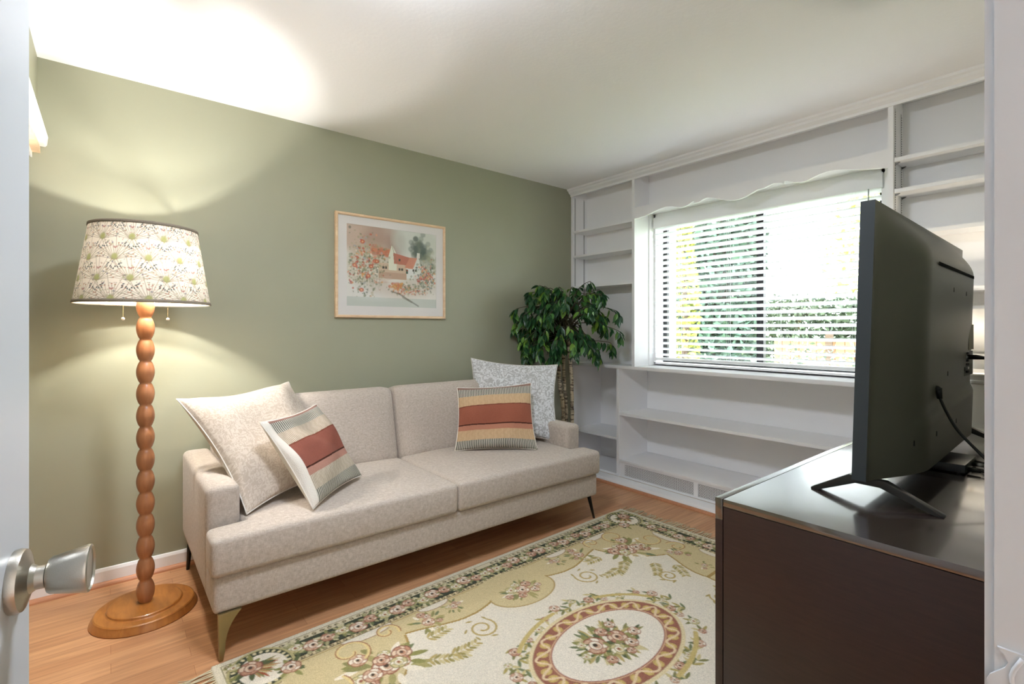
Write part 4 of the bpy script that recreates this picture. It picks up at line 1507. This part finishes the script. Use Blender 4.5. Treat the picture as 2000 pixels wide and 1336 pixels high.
for (a, b, h, r) in ((-.036, .0, 1.22, .0150), (.0, .035, 1.12, .0125), (.050, -.01, 1.18, .0135)):
    p0 = Vector((PX, PYc, .2)) + RV * a + FV * b
    pts = [p0, p0 + RV * (.012 - a * .2) + Vector((0, 0, .35)), p0 + RV * (-.010 + a * .1) + Vector((0, 0, .66)), p0 + RV * (-.010 - a * .6) + Vector((0, 0, h - .2))]
    bm = tube(B(), bez(pts, 24), r, 10)
    for q in bm.verts: q.co += Vector((math.sin(q.co.z * 60) * .0016, math.cos(q.co.z * 47) * .0016, 0))
    obj('trunk', bm, M_BARK, pl, smooth=True)
    tops.append(pts[-1])
rnd = random.Random(11)
bmb, bml = B(), B()
def leaf_mesh(bm, p, d, up, l, wd):
    d = d.normalized(); side = d.cross(up)
    if side.length < 1e-3: side = Vector((1, 0, 0))
    side.normalize(); nrm = side.cross(d).normalized()
    prof = [(0, .0), (.14, .30), (.36, .5), (.60, .42), (.82, .20), (1.0, 0)]
    mid = []; lf = []; rt = []
    for t, w_ in prof:
        droop = -nrm * (.13 * l * t * t)
        c = p + d * (l * t) + droop
        mid.append(bm.verts.new(c))
        if w_ > 0:
            lf.append(bm.verts.new(c + side * (wd * w_) + nrm * (.16 * wd)))
            rt.append(bm.verts.new(c - side * (wd * w_) + nrm * (.16 * wd)))
        else:
            lf.append(None); rt.append(None)
    for i in range(len(prof) - 1):
        for s_, o_ in ((lf, 0), (rt, 1)):
            vs = [mid[i]] + ([s_[i]] if s_[i] else []) + ([s_[i + 1]] if s_[i + 1] else []) + [mid[i + 1]]
            if o_: vs = vs[::-1]
            if len(vs) >= 3: bm.faces.new(vs)
CC = Vector((.315, -.375, 1.255))
nbr = 104
for k in range(nbr):
    top = tops[k % 3] + Vector((0, 0, rnd.uniform(-.10, .12)))
    # target on a dome
    ph = rnd.uniform(0, 2 * PI); el = rnd.uniform(-1.0, 1.3)
    rr = rnd.uniform(.55, 1.02)
    tgt = CC + (RV * (math.cos(ph) * .46 * math.cos(el) ** .8) + FV * (math.sin(ph) * .27 * math.cos(el)) + Vector((0, 0, .33 * math.sin(el)))) * rr
    if tgt.x < .07: tgt.x = .07 + rnd.uniform(0, .03)
    if tgt.y > .08: tgt.y = .08
    midp = (top + tgt) / 2 + Vector((0, 0, .10 if el > -.2 else .04))
    midp.x = max(midp.x, .06)
    end = tgt + (tgt - CC).normalized() * .02 + Vector((0, 0, -.055))
    end.x = max(end.x, .06)
    br_pts = bez([top, midp, tgt, end], 21)
    tube(bmb, br_pts, [.0042 - .0028 * i / len(br_pts) for i in range(len(br_pts))], 5)
    m_ = len(br_pts)
    for i in range(int(m_ * .36), m_):
        for q in range(1 if i < m_ * .6 else 2):
            if rnd.random() < .12: continue
            p_ = br_pts[i]
            tang = (br_pts[min(i + 1, m_ - 1)] - br_pts[i - 1]).normalized()
            out = Vector((rnd.gauss(0, 1), rnd.gauss(0, 1), rnd.gauss(0, .5))).normalized()
            d = (tang * .5 + out * .65 + Vector((0, 0, -.75))).normalized()
            l_ = rnd.uniform(.050, .082)
            e = p_ + d * l_
            if e.x < .012: d.x = abs(d.x); d.normalize()
            up_ = Vector((rnd.gauss(0, .5), rnd.gauss(0, .5), 1)) + (p_ - CC) * 1.5
            leaf_mesh(bml, p_ + d * .008, d, up_.normalized(), l_, l_ * rnd.uniform(.42, .54))
obj('branches', bmb, mat('twig', '#4f4a38', .8), pl, smooth=True)
M_LEAF, N, L, P = nmat('ficus_leaf')
geo = N.new('ShaderNodeNewGeometry')
cr = N.new('ShaderNodeValToRGB')
cr.color_ramp.elements[0].position = 0; cr.color_ramp.elements[0].color = (*lin('#1f4226'), 1)
cr.color_ramp.elements[1].position = 1; cr.color_ramp.elements[1].color = (*lin('#86ad45'), 1)
e = cr.color_ramp.elements.new(.55); e.color = (*lin('#2c5934'), 1)
e = cr.color_ramp.elements.new(.8); e.color = (*lin('#528641'), 1)
L.new(geo.outputs['Random Per Island'], cr.inputs['Fac'])
L.new(cr.outputs['Color'], P.inputs['Base Color'])
P.inputs['Roughness'].default_value = .3
tr = N.new('ShaderNodeBsdfTranslucent'); L.new(cr.outputs['Color'], tr.inputs['Color'])
mx = N.new('ShaderNodeMixShader'); mx.inputs[0].default_value = .22
L.new(P.outputs[0], mx.inputs[1]); L.new(tr.outputs[0], mx.inputs[2]); L.new(mx.outputs[0], N['Material Output'].inputs['Surface'])
me = bpy.data.meshes.new('foliage'); bml.to_mesh(me); bml.free()
link('foliage', me, M_LEAF, pl, smooth=True)
settle(pl)

# ------------------------------------------------------------------ dresser
DX0, DX1, DYa, DYb, DZt = 2.340, 2.885, -1.876, -.135, .76
dr = empty('dresser', ((DX0 + DX1) / 2, (DYa + DYb) / 2, 0), 'low dark espresso brown dresser carrying the television', 'dresser')
bxo('top', M_DRESSTOP, dr, DX0 + .0215, DX1, DYa, DYb, DZt - .019, DZt, bevel=.0012)
bxo('side_panel', M_DRESSER, dr, DX0 + .0215, DX1, DYa + .001, DYa + .02, 0.0145, DZt - .0205, bevel=.001)
bxo('side_panel', M_DRESSER, dr, DX0 + .0215, DX1, DYb - .02, DYb - .001, 0.0145, DZt - .0205, bevel=.001)
bxo('back_panel', M_DRESSER, dr, DX1 - .012, DX1 - .002, DYa + .02, DYb - .02, .03, DZt - .021)
bxo('plinth', M_DRESSER, dr, DX0 + .04, DX1 - .02, DYa + .03, DYb - .03, .0145, .06)
bxo('front_rail', M_DRESSTOP, dr, DX0, DX0 + .020, DYa, DYb, DZt - .055, DZt, bevel=.0012)
bxo('front_stile', M_DRESSER, dr, DX0, DX0 + .020, DYa, DYa + .03, .0145, DZt - .0555, bevel=.001)
bxo('front_stile', M_DRESSER, dr, DX0, DX0 + .020, DYb - .03, DYb, .0145, DZt - .0555, bevel=.001)
ys = [DYa + .032, (DYa + DYb) / 2 - .003, (DYa + DYb) / 2 + .003, DYb - .032]
for j in range(3):
    z0 = .065 + j * .213; z1 = z0 + .208
    for (a, b) in ((ys[0], ys[1]), (ys[2], ys[3])):
        d_ = bxo('drawer', M_DRESSER, dr, DX0, DX0 + .019, a, b, z0, z1, bevel=.0015)
        for yy in (a + (b - a) * .25, a + (b - a) * .75):
            obj('knob', lathe(B(), [(0, 0), (.006, 0), (.006, .012), (.013, .018), (.013, .024), (0, .026)], 20, close=False), M_KNOB_LEGSHADE, d_, loc=(DX0, yy, (z0 + z1) / 2), rot=(0, -PI / 2, 0), smooth=True)
settle(dr)

# ------------------------------------------------------------------ television
tv = empty('television', (2.61, -1.03, DZt), 'black flat-screen television seen from behind on splayed metal feet on the dresser', 'television')
TY0, TY1, TZ0, TZ1 = -1.645, -.415, .818, 1.518
M_TVB = mat('tv_back_plastic', '#5c5b53', .4, bump=.06, bscale=500, spec=.5)
def lean(z, y=-1.645): return 2.578 + (z - TZ0) / (TZ1 - TZ0) * .020 - .026 * (y - TY0) / (TY1 - TY0)
def sm(t): t = max(0, min(1, t)); return t * t * (3 - 2 * t)
def bulge(y, z):
    cv = lambda t: math.sin(PI / 2 * max(0, min(1, t))) ** 1.2
    e = cv((y - TY0 - .012) / .27) * cv((TY1 - y - .01) / .27)
    top_ = cv((TZ1 - z - .008) / .125)
    d = .068 * e * top_
    # lower third steps out, then falls back toward the bottom edge
    lo = sm((.955 + .05 * (y - TY0) - z) / .03) * e
    d += .010 * lo
    return d
nyv, nzv = 130, 90
ysv = np.linspace(TY0, TY1, nyv); zsv = np.linspace(TZ0, TZ1, nzv)
P3 = np.zeros((nzv, nyv, 3))
for i, z in enumerate(zsv):
    for j, y in enumerate(ysv):
        P3[i, j] = (lean(z, y) + .031 + bulge(y, z), y, z)
grid_mesh('back_shell', P3, m=M_TVB, parent=tv)
bm = B()
for z_a, z_b, y_a, y_b in ((TZ0, TZ1, TY0, TY0), ):
    pass
v = []
for z in (TZ0, TZ1):
    for y in (TY0, TY1):
        v.append((lean(z, y), y, z))
vs = [bm.verts.new(p) for p in v] + [bm.verts.new((p[0] + .031, p[1], p[2])) for p in v]
for f in ((0, 1, 3, 2), (0, 4, 5, 1), (2, 3, 7, 6), (0, 2, 6, 4), (1, 5, 7, 3)):
    bm.faces.new([vs[i] for i in f])
obj('bezel', bm, mat('tv_bezel', '#2b3134', .35), tv)
# rear casing seam and bottom closing strip
bm = B()
va = [bm.verts.new(P3[0, j]) for j in range(nyv)]
vb = [bm.verts.new((lean(TZ0, ysv[j]) + .028, ysv[j], TZ0)) for j in range(nyv)]
for j in range(nyv - 1): bm.faces.new([va[j], va[j + 1], vb[j + 1], vb[j]])
obj('underside', bm, M_TVB, tv)
bm = B()
vs = [bm.verts.new(p) for p in ((lean(z_, y_) - .0008, y_, z_) for y_, z_ in ((TY0 + .01, TZ0 + .012), (TY1 - .01, TZ0 + .012), (TY1 - .01, TZ1 - .01), (TY0 + .01, TZ1 - .01)))]
bm.faces.new(vs)
obj('screen', bm, mat('dark_screen', '#060708', .12), tv)
def onback(y, z, o=.0): return lean(z, y) + .031 + bulge(y, z) + o
bm = B()
def strip(bm, y0, y1, z0, z1, o, n=24):
    a = []; b = []
    for i in range(n + 1):
        t = i / n; y = y0 + (y1 - y0) * t; z = z0 + (z1 - z0) * t
        a.append((y, z)); 
    return a
for i in range(30):
    t0, t1 = i / 30, (i + 1) / 30
    y0, y1 = -1.30 + t0 * .62, -1.30 + t1 * .62
    z0, z1 = 1.385, 1.385
    q = [(onback(y0, z0 - .006, .002), y0, z0 - .006), (onback(y1, z1 - .006, .002), y1, z1 - .006), (onback(y1, z1 + .004, .002), y1, z1 + .004), (onback(y0, z0 + .004, .002), y0, z0 + .004)]
    bm.faces.new([bm.verts.new(p) for p in q])
obj('vent_slot', bm, mat('slot_black', '#030303', .9, spec=.1), tv)
M_HOLE = mat('hole_black', '#050505', .8)
for (y, z) in ((-1.05, 1.322), (-.82, 1.320), (-1.10, 1.062), (-1.00, .905), (-1.30, .905), (-1.47, .90), (-.80, 1.06)):
    obj('screw_hole', box(B(), onback(y, z, -.002), onback(y, z, .0006), y - .004, y + .004, z - .007, z + .007), M_HOLE, tv)
o = obj('port_panel', box(B(), onback(-.72, 1.07, -.01), onback(-.72, 1.07, .0012), -.80, -.645, 1.035, 1.12), mat('port_grey', '#2a2a26', .5), tv)
for k in range(6):
    z = 1.045 + k * .013
    obj('port', box(B(), onback(-.72, 1.07, .001), onback(-.72, 1.07, .006), -.775 + .006 * (k % 2), -.745, z, z + .007), [M_HOLE, M_STEEL, M_HOLE][k % 3], o)
obj('label_plate', box(B(), onback(-.69, 1.17, -.001), onback(-.69, 1.17, .0012), -.735, -.645, 1.125, 1.215), mat('rating_label', '#8c8878', .6), tv)
for yb in (-1.595, -.50):
    s = 1 if yb < -1 else -1
    bm = B()
    # splayed blade foot: crown under the set, one toe each way
    xt = 2.600
    prof = [(2.470, DZt), (2.486, DZt), (2.575, DZt + .040), (2.628, DZt + .040), (2.735, DZt), (2.752, DZt), (2.752, DZt + .004), (2.640, DZt + .058), (2.560, DZt + .060), (2.470, DZt + .005)]
    prism(bm, prof, 'y', yb - .012, yb + .012)
    obj('stand_foot', bm, mat('foot_metal', '#3d3b38', .3, metal=.7), tv, bevel=.002, shade_angle=.6)
settle(tv)

# cables
M_CABLE = mat('black_cable', '#101010', .45)
pc_ = empty('power_cord', (2.74, -1.30, DZt), 'black power cord plugged into the back of the television', 'cord')
bm = B()
tube(bm, [(2.668, -1.267, 1.03), (2.678, -1.267, 1.03), (2.684, -1.267, 1.024)], .0075, 8)
tube(bm, [(2.680, -1.267, 1.031), (2.683, -1.265, 1.000)], [.0085, .0065], 8)
obj('plug', bm, M_CABLE, pc_, smooth=True)
obj('cable', tube(B(), bez([(2.683, -1.265, 1.002), (2.705, -1.30, .965), (2.735, -1.34, .925), (2.785, -1.37, .875), (2.838, -1.40, .825), (2.875, -1.43, .79), (2.897, -1.44, .73), (2.91, -1.44, .5), (2.915, -1.44, .3)], 48), .0038, 8), M_CABLE, pc_, smooth=True)
settle(pc_)
hc = empty('video_cable', (2.68, -.74, 1.1), 'thin black video cable plugged into the television ports', 'cable')
obj('plug', tube(B(), [(2.655, -.742, 1.100), (2.69, -.748, 1.100), (2.715, -.755, 1.098)], [.009, .0085, .005], 8), M_CABLE, hc, smooth=True)
obj('cable', tube(B(), bez([(2.712, -.755, 1.098), (2.76, -.77, 1.094), (2.82, -.80, 1.07), (2.86, -.86, .98), (2.87, -.92, .88), (2.85, -.98, .80), (2.80, -1.01, .775), (2.745, -1.03, .772)], 40), .0026, 8), M_CABLE, hc, smooth=True)
settle(hc)
cb = empty('cable_box', (2.62, -1.02, DZt), 'flat black set-top box lying on the dresser under the television', 'set-top box', rotz=0)
bxo('case', mat('box_black', '#1b1d1e', .3), cb, 2.565, 2.715, -1.115, -.93, DZt + .004, DZt + .030, bevel=.004)
for (x_, y_) in ((2.58, -1.10), (2.70, -1.10), (2.58, -.945), (2.70, -.945)):
    obj('foot', lathe(B(), [(0, DZt), (.007, DZt), (.007, DZt + .005), (0, DZt + .005)], 10, (x_, y_, 0), close=False), M_BLACK, cb)
settle(cb)
for i, (yy, dz, lab) in enumerate(((-1.075, .012, 'black cable leaving the set-top box, nearest to the door'), (-1.005, .016, 'black cable leaving the middle of the set-top box'), (-.955, .012, 'black cable leaving the far end of the set-top box'))):
    cc = empty('box_cable', (2.75, yy, DZt), lab, 'cable', 'cables of the set-top box')
    obj('plug', tube(B(), [(2.714, yy, DZt + dz), (2.745, yy - .003, DZt + dz)], [.0068, .006], 8), [M_CABLE, M_STEEL, M_CABLE][i], cc, smooth=True)
    obj('cable', tube(B(), bez([(2.744, yy - .003, DZt + dz), (2.78, yy - .012, DZt + dz * .8), (2.83, yy - .03 - .01 * i, DZt + .006), (2.875, yy - .05, DZt + .006), (2.90, yy - .06, DZt - .03), (2.905, yy - .06, .45)], 36), .003, 7), M_CABLE, cc, smooth=True)
    settle(cc)

# ------------------------------------------------------------------ table lamp
TX, TYl = 2.640, -.235
tl = empty('table_lamp', (TX, TYl, DZt), 'white table lamp with a square moulded base behind the television', 'table lamp')
bm = B()
def sq(bm, prof):
    rings = []
    for r, z in prof:
        rings.append([bm.verts.new((TX + sx * r, TYl + sy * r, z)) for sx, sy in ((-1, -1), (1, -1), (1, 1), (-1, 1))])
    for a, b in zip(rings[:-1], rings[1:]):
        for i in range(4):
            j = (i + 1) % 4
            bm.faces.new([a[i], a[j], b[j], b[i]])
    bm.faces.new(rings[0][::-1]); bm.faces.new(rings[-1])
sq(bm, [(.052, DZt), (.052, DZt + .012), (.042, DZt + .022), (.038, DZt + .04), (.036, .93), (.036, .965), (.042, .970), (.044, .980), (.038, .984), (.046, .995), (.052, 1.004), (.052, 1.010), (.036, 1.014), (.028, 1.03), (.024, 1.08), (.024, 1.093)])
obj('base', bm, M_WHITE, tl, bevel=.001)
obj('stem', lathe(B(), [(.009, 1.093), (.009, 1.14), (.016, 1.142), (.016, 1.18), (.0, 1.182)], 16, (TX, TYl, 0), close=False), M_WIRE, tl, shade_angle=.6)
M_SH2, N, L, P = nmat('white_shade')
P.inputs['Base Color'].default_value = (.85, .85, .85, 1); P.inputs['Roughness'].default_value = .8
tr = N.new('ShaderNodeBsdfTranslucent'); tr.inputs['Color'].default_value = (.95, .95, .95, 1)
mx = N.new('ShaderNodeMixShader'); mx.inputs[0].default_value = .5
L.new(P.outputs[0], mx.inputs[1]); L.new(tr.outputs[0], mx.inputs[2]); L.new(mx.outputs[0], N['Material Output'].inputs['Surface'])
obj('lamp_shade', lathe(B(), [(.105, 1.096), (.098, 1.282), (.0965, 1.282), (.1035, 1.096), (.105, 1.096)], 64, (TX, TYl, 0), close=False), M_SH2, tl, smooth=True)
bm = B()
for k in range(3):
    a = k * 2 * PI / 3
    tube(bm, [(TX, TYl, 1.265), (TX + math.cos(a) * .098, TYl + math.sin(a) * .098, 1.272)], .0016, 5)
tube(bm, [(TX, TYl, 1.18), (TX, TYl, 1.268)], .002, 5)
obj('spider', bm, M_WIRE, tl)
bm = B(); bmesh.ops.create_icosphere(bm, subdivisions=3, radius=.020)
obj('bulb', bm, mat('lit_bulb_small', '#fff6e8', .3, emit='#fff0d8', estr=TABLE_POWER), tl, smooth=True, loc=(TX, TYl, 1.20))
settle(tl)

# ------------------------------------------------------------------ outside the window
GZ = -.35
o = struct('ground', box(B(), -22, 16, .56, 40, GZ - .2, GZ), mat('grass', '#6f8048', .95, var=.3, vscale=1.5, bump=.5, bscale=30))
o.name = 'lawn'; o['label'] = 'sunlit green lawn outside the window'; o['category'] = 'lawn'
pt = tag(obj('bounce_slab', box(B(), -4, 6, .56, 2.0, GZ, GZ + .03), mat('bounce_slab_pale', '#cfccc5', .8, bump=.3, bscale=8)), 'unseen pale slab added outside the window to bounce sunlight indoors', 'bounce_slab')  # pale slab added out of view, bounces sun up to the ceiling
def leaf_cloud(name, fn, n, size, m, parent, seed):
    g = np.random.default_rng(seed)
    P = np.array([fn(g) for _ in range(n)])
    d = g.normal(size=(n, 3)); d /= np.linalg.norm(d, axis=1)[:, None]
    e = np.cross(d, g.normal(size=(n, 3))); e /= np.linalg.norm(e, axis=1)[:, None]
    s = size * g.uniform(.6, 1.3, (n, 1))
    V = np.stack([P - d * s, P + e * s * .5, P + d * s, P - e * s * .5], 1).reshape(-1, 3)
    me = bpy.data.meshes.new(name)
    me.vertices.add(n * 4); me.vertices.foreach_set('co', V.astype(np.float32).ravel())
    me.loops.add(n * 4); me.loops.foreach_set('vertex_index', np.arange(n * 4, dtype=np.int32))
    me.polygons.add(n); me.polygons.foreach_set('loop_start', np.arange(n, dtype=np.int32) * 4); me.polygons.foreach_set('loop_total', np.full(n, 4, np.int32))
    me.update(calc_edges=True)
    return link(name, me, m, parent)
def leafm(name, c1, c2):
    m, N, L, P = nmat(name)
    geo = N.new('ShaderNodeNewGeometry'); cr = N.new('ShaderNodeValToRGB')
    cr.color_ramp.elements[0].color = (*lin(c1), 1); cr.color_ramp.elements[1].color = (*lin(c2), 1)
    L.new(geo.outputs['Random Per Island'], cr.inputs['Fac']); L.new(cr.outputs['Color'], P.inputs['Base Color'])
    P.inputs['Roughness'].default_value = .5
    return m
M_EV = leafm('evergreen_needles', '#2a4035', '#5f7c6b')
M_YG = leafm('yellow_green_leaves', '#6d7a2e', '#b7b560')
M_PALE = leafm('sunlit_pale_leaves', '#a8b46a', '#e0e0a8')
M_HEDGE = leafm('hedge_leaves', '#2c4030', '#7d8f74')
M_TRUNK = mat('outdoor_bark', '#5b4c3f', .9, bump=.5, bscale=20)
def tree(name, x, y, h, r, n, size, m, label, seed, base=.1, conic=1.0, cat='tree', grp=None):
    t = empty(name, (x, y, GZ), label, cat, grp)
    obj('trunk', tube(B(), [(x, y, GZ), (x + .03, y, GZ + h * .5), (x, y, GZ + h * .92)], [.05 * h / 3, .04 * h / 3, .01], 8), M_TRUNK, t)
    def fn(g):
        u = g.uniform(base, 1) ** 1.2 if conic else g.uniform(base, 1)
        rr = r * ((1 - u) * conic + (1 - conic) * math.sin(u * PI) ** .5 + .04) * math.sqrt(g.uniform(.25, 1))
        a = g.uniform(0, 2 * PI)
        return (x + rr * math.cos(a), y + rr * math.sin(a), GZ + h * u)
    leaf_cloud('crown', fn, n, size, m, t, seed)
    settle(t)
    return t
tree('evergreen_tree', -1.90, 6.0, 8.5, .95, 20000, .09, M_EV, 'tall dark evergreen tree outside the left window pane', 1, base=.0, conic=.35)
tree('evergreen_tree', -3.95, 7.2, 8.0, .95, 12000, .12, M_EV, 'second dark evergreen further off at the left edge of the window', 5, base=.0, conic=.3)
tree('leafy_shrub', -.34, 2.30, 3.0, .20, 2200, .045, M_YG, 'tall yellow-green shrub close to the left side of the window', 2, base=.0, conic=.1, cat='shrub')
tree('leafy_tree', .2, 15, 9.0, 3.6, 6000, .16, M_PALE, 'pale sunlit leafy tree far behind the right window pane', 3, base=.35, conic=.3)
hd = empty('hedge', (1.0, 7.9, GZ), 'trimmed hedge across the garden behind the right window pane', 'hedge')
leaf_cloud('foliage', lambda g: (g.uniform(-1.9, 3.6), 7.9 + g.normal(0, .3), GZ + g.uniform(0, 2.15) + .05 * g.normal()), 24000, .06, M_HEDGE, hd, 4)
settle(hd)
fb = empty('flowering_bush', (.6, 3.6, GZ), 'low flowering bush in front of the hedge', 'bush')
leaf_cloud('foliage', lambda g: (.55 + g.normal(0, .35), 3.6 + g.normal(0, .3), GZ + abs(g.normal(.5, .35))), 5000, .045, M_HEDGE, fb, 8)
leaf_cloud('blossoms', lambda g: (.55 + g.normal(0, .35), 3.55 + g.normal(0, .3), GZ + abs(g.normal(.75, .3))), 500, .03, mat('white_petals', '#ffffff', .5), fb, 9)
settle(fb)
fp = empty('garden_fence', (.3, 5.3, GZ), 'brown wooden fence panel in front of the hedge', 'fence')
for k in range(14):
    x_ = -.55 + k * .125
    bxo('board', mat('fence_wood', '#a4704f', .8) if k == 0 else bpy.data.materials['fence_wood'], fp, x_, x_ + .115, 5.28, 5.30, GZ + .05, GZ + 1.40)
bxo('rail', bpy.data.materials['fence_wood'], fp, -.55, 1.2, 5.30, 5.34, GZ + .35, GZ + .42)
bxo('rail', bpy.data.materials['fence_wood'], fp, -.55, 1.2, 5.30, 5.34, GZ + 1.1, GZ + 1.17)
bxo('post', M_TRUNK, fp, .2, .29, 5.24, 5.31, GZ, GZ + 1.5)
settle(fp)
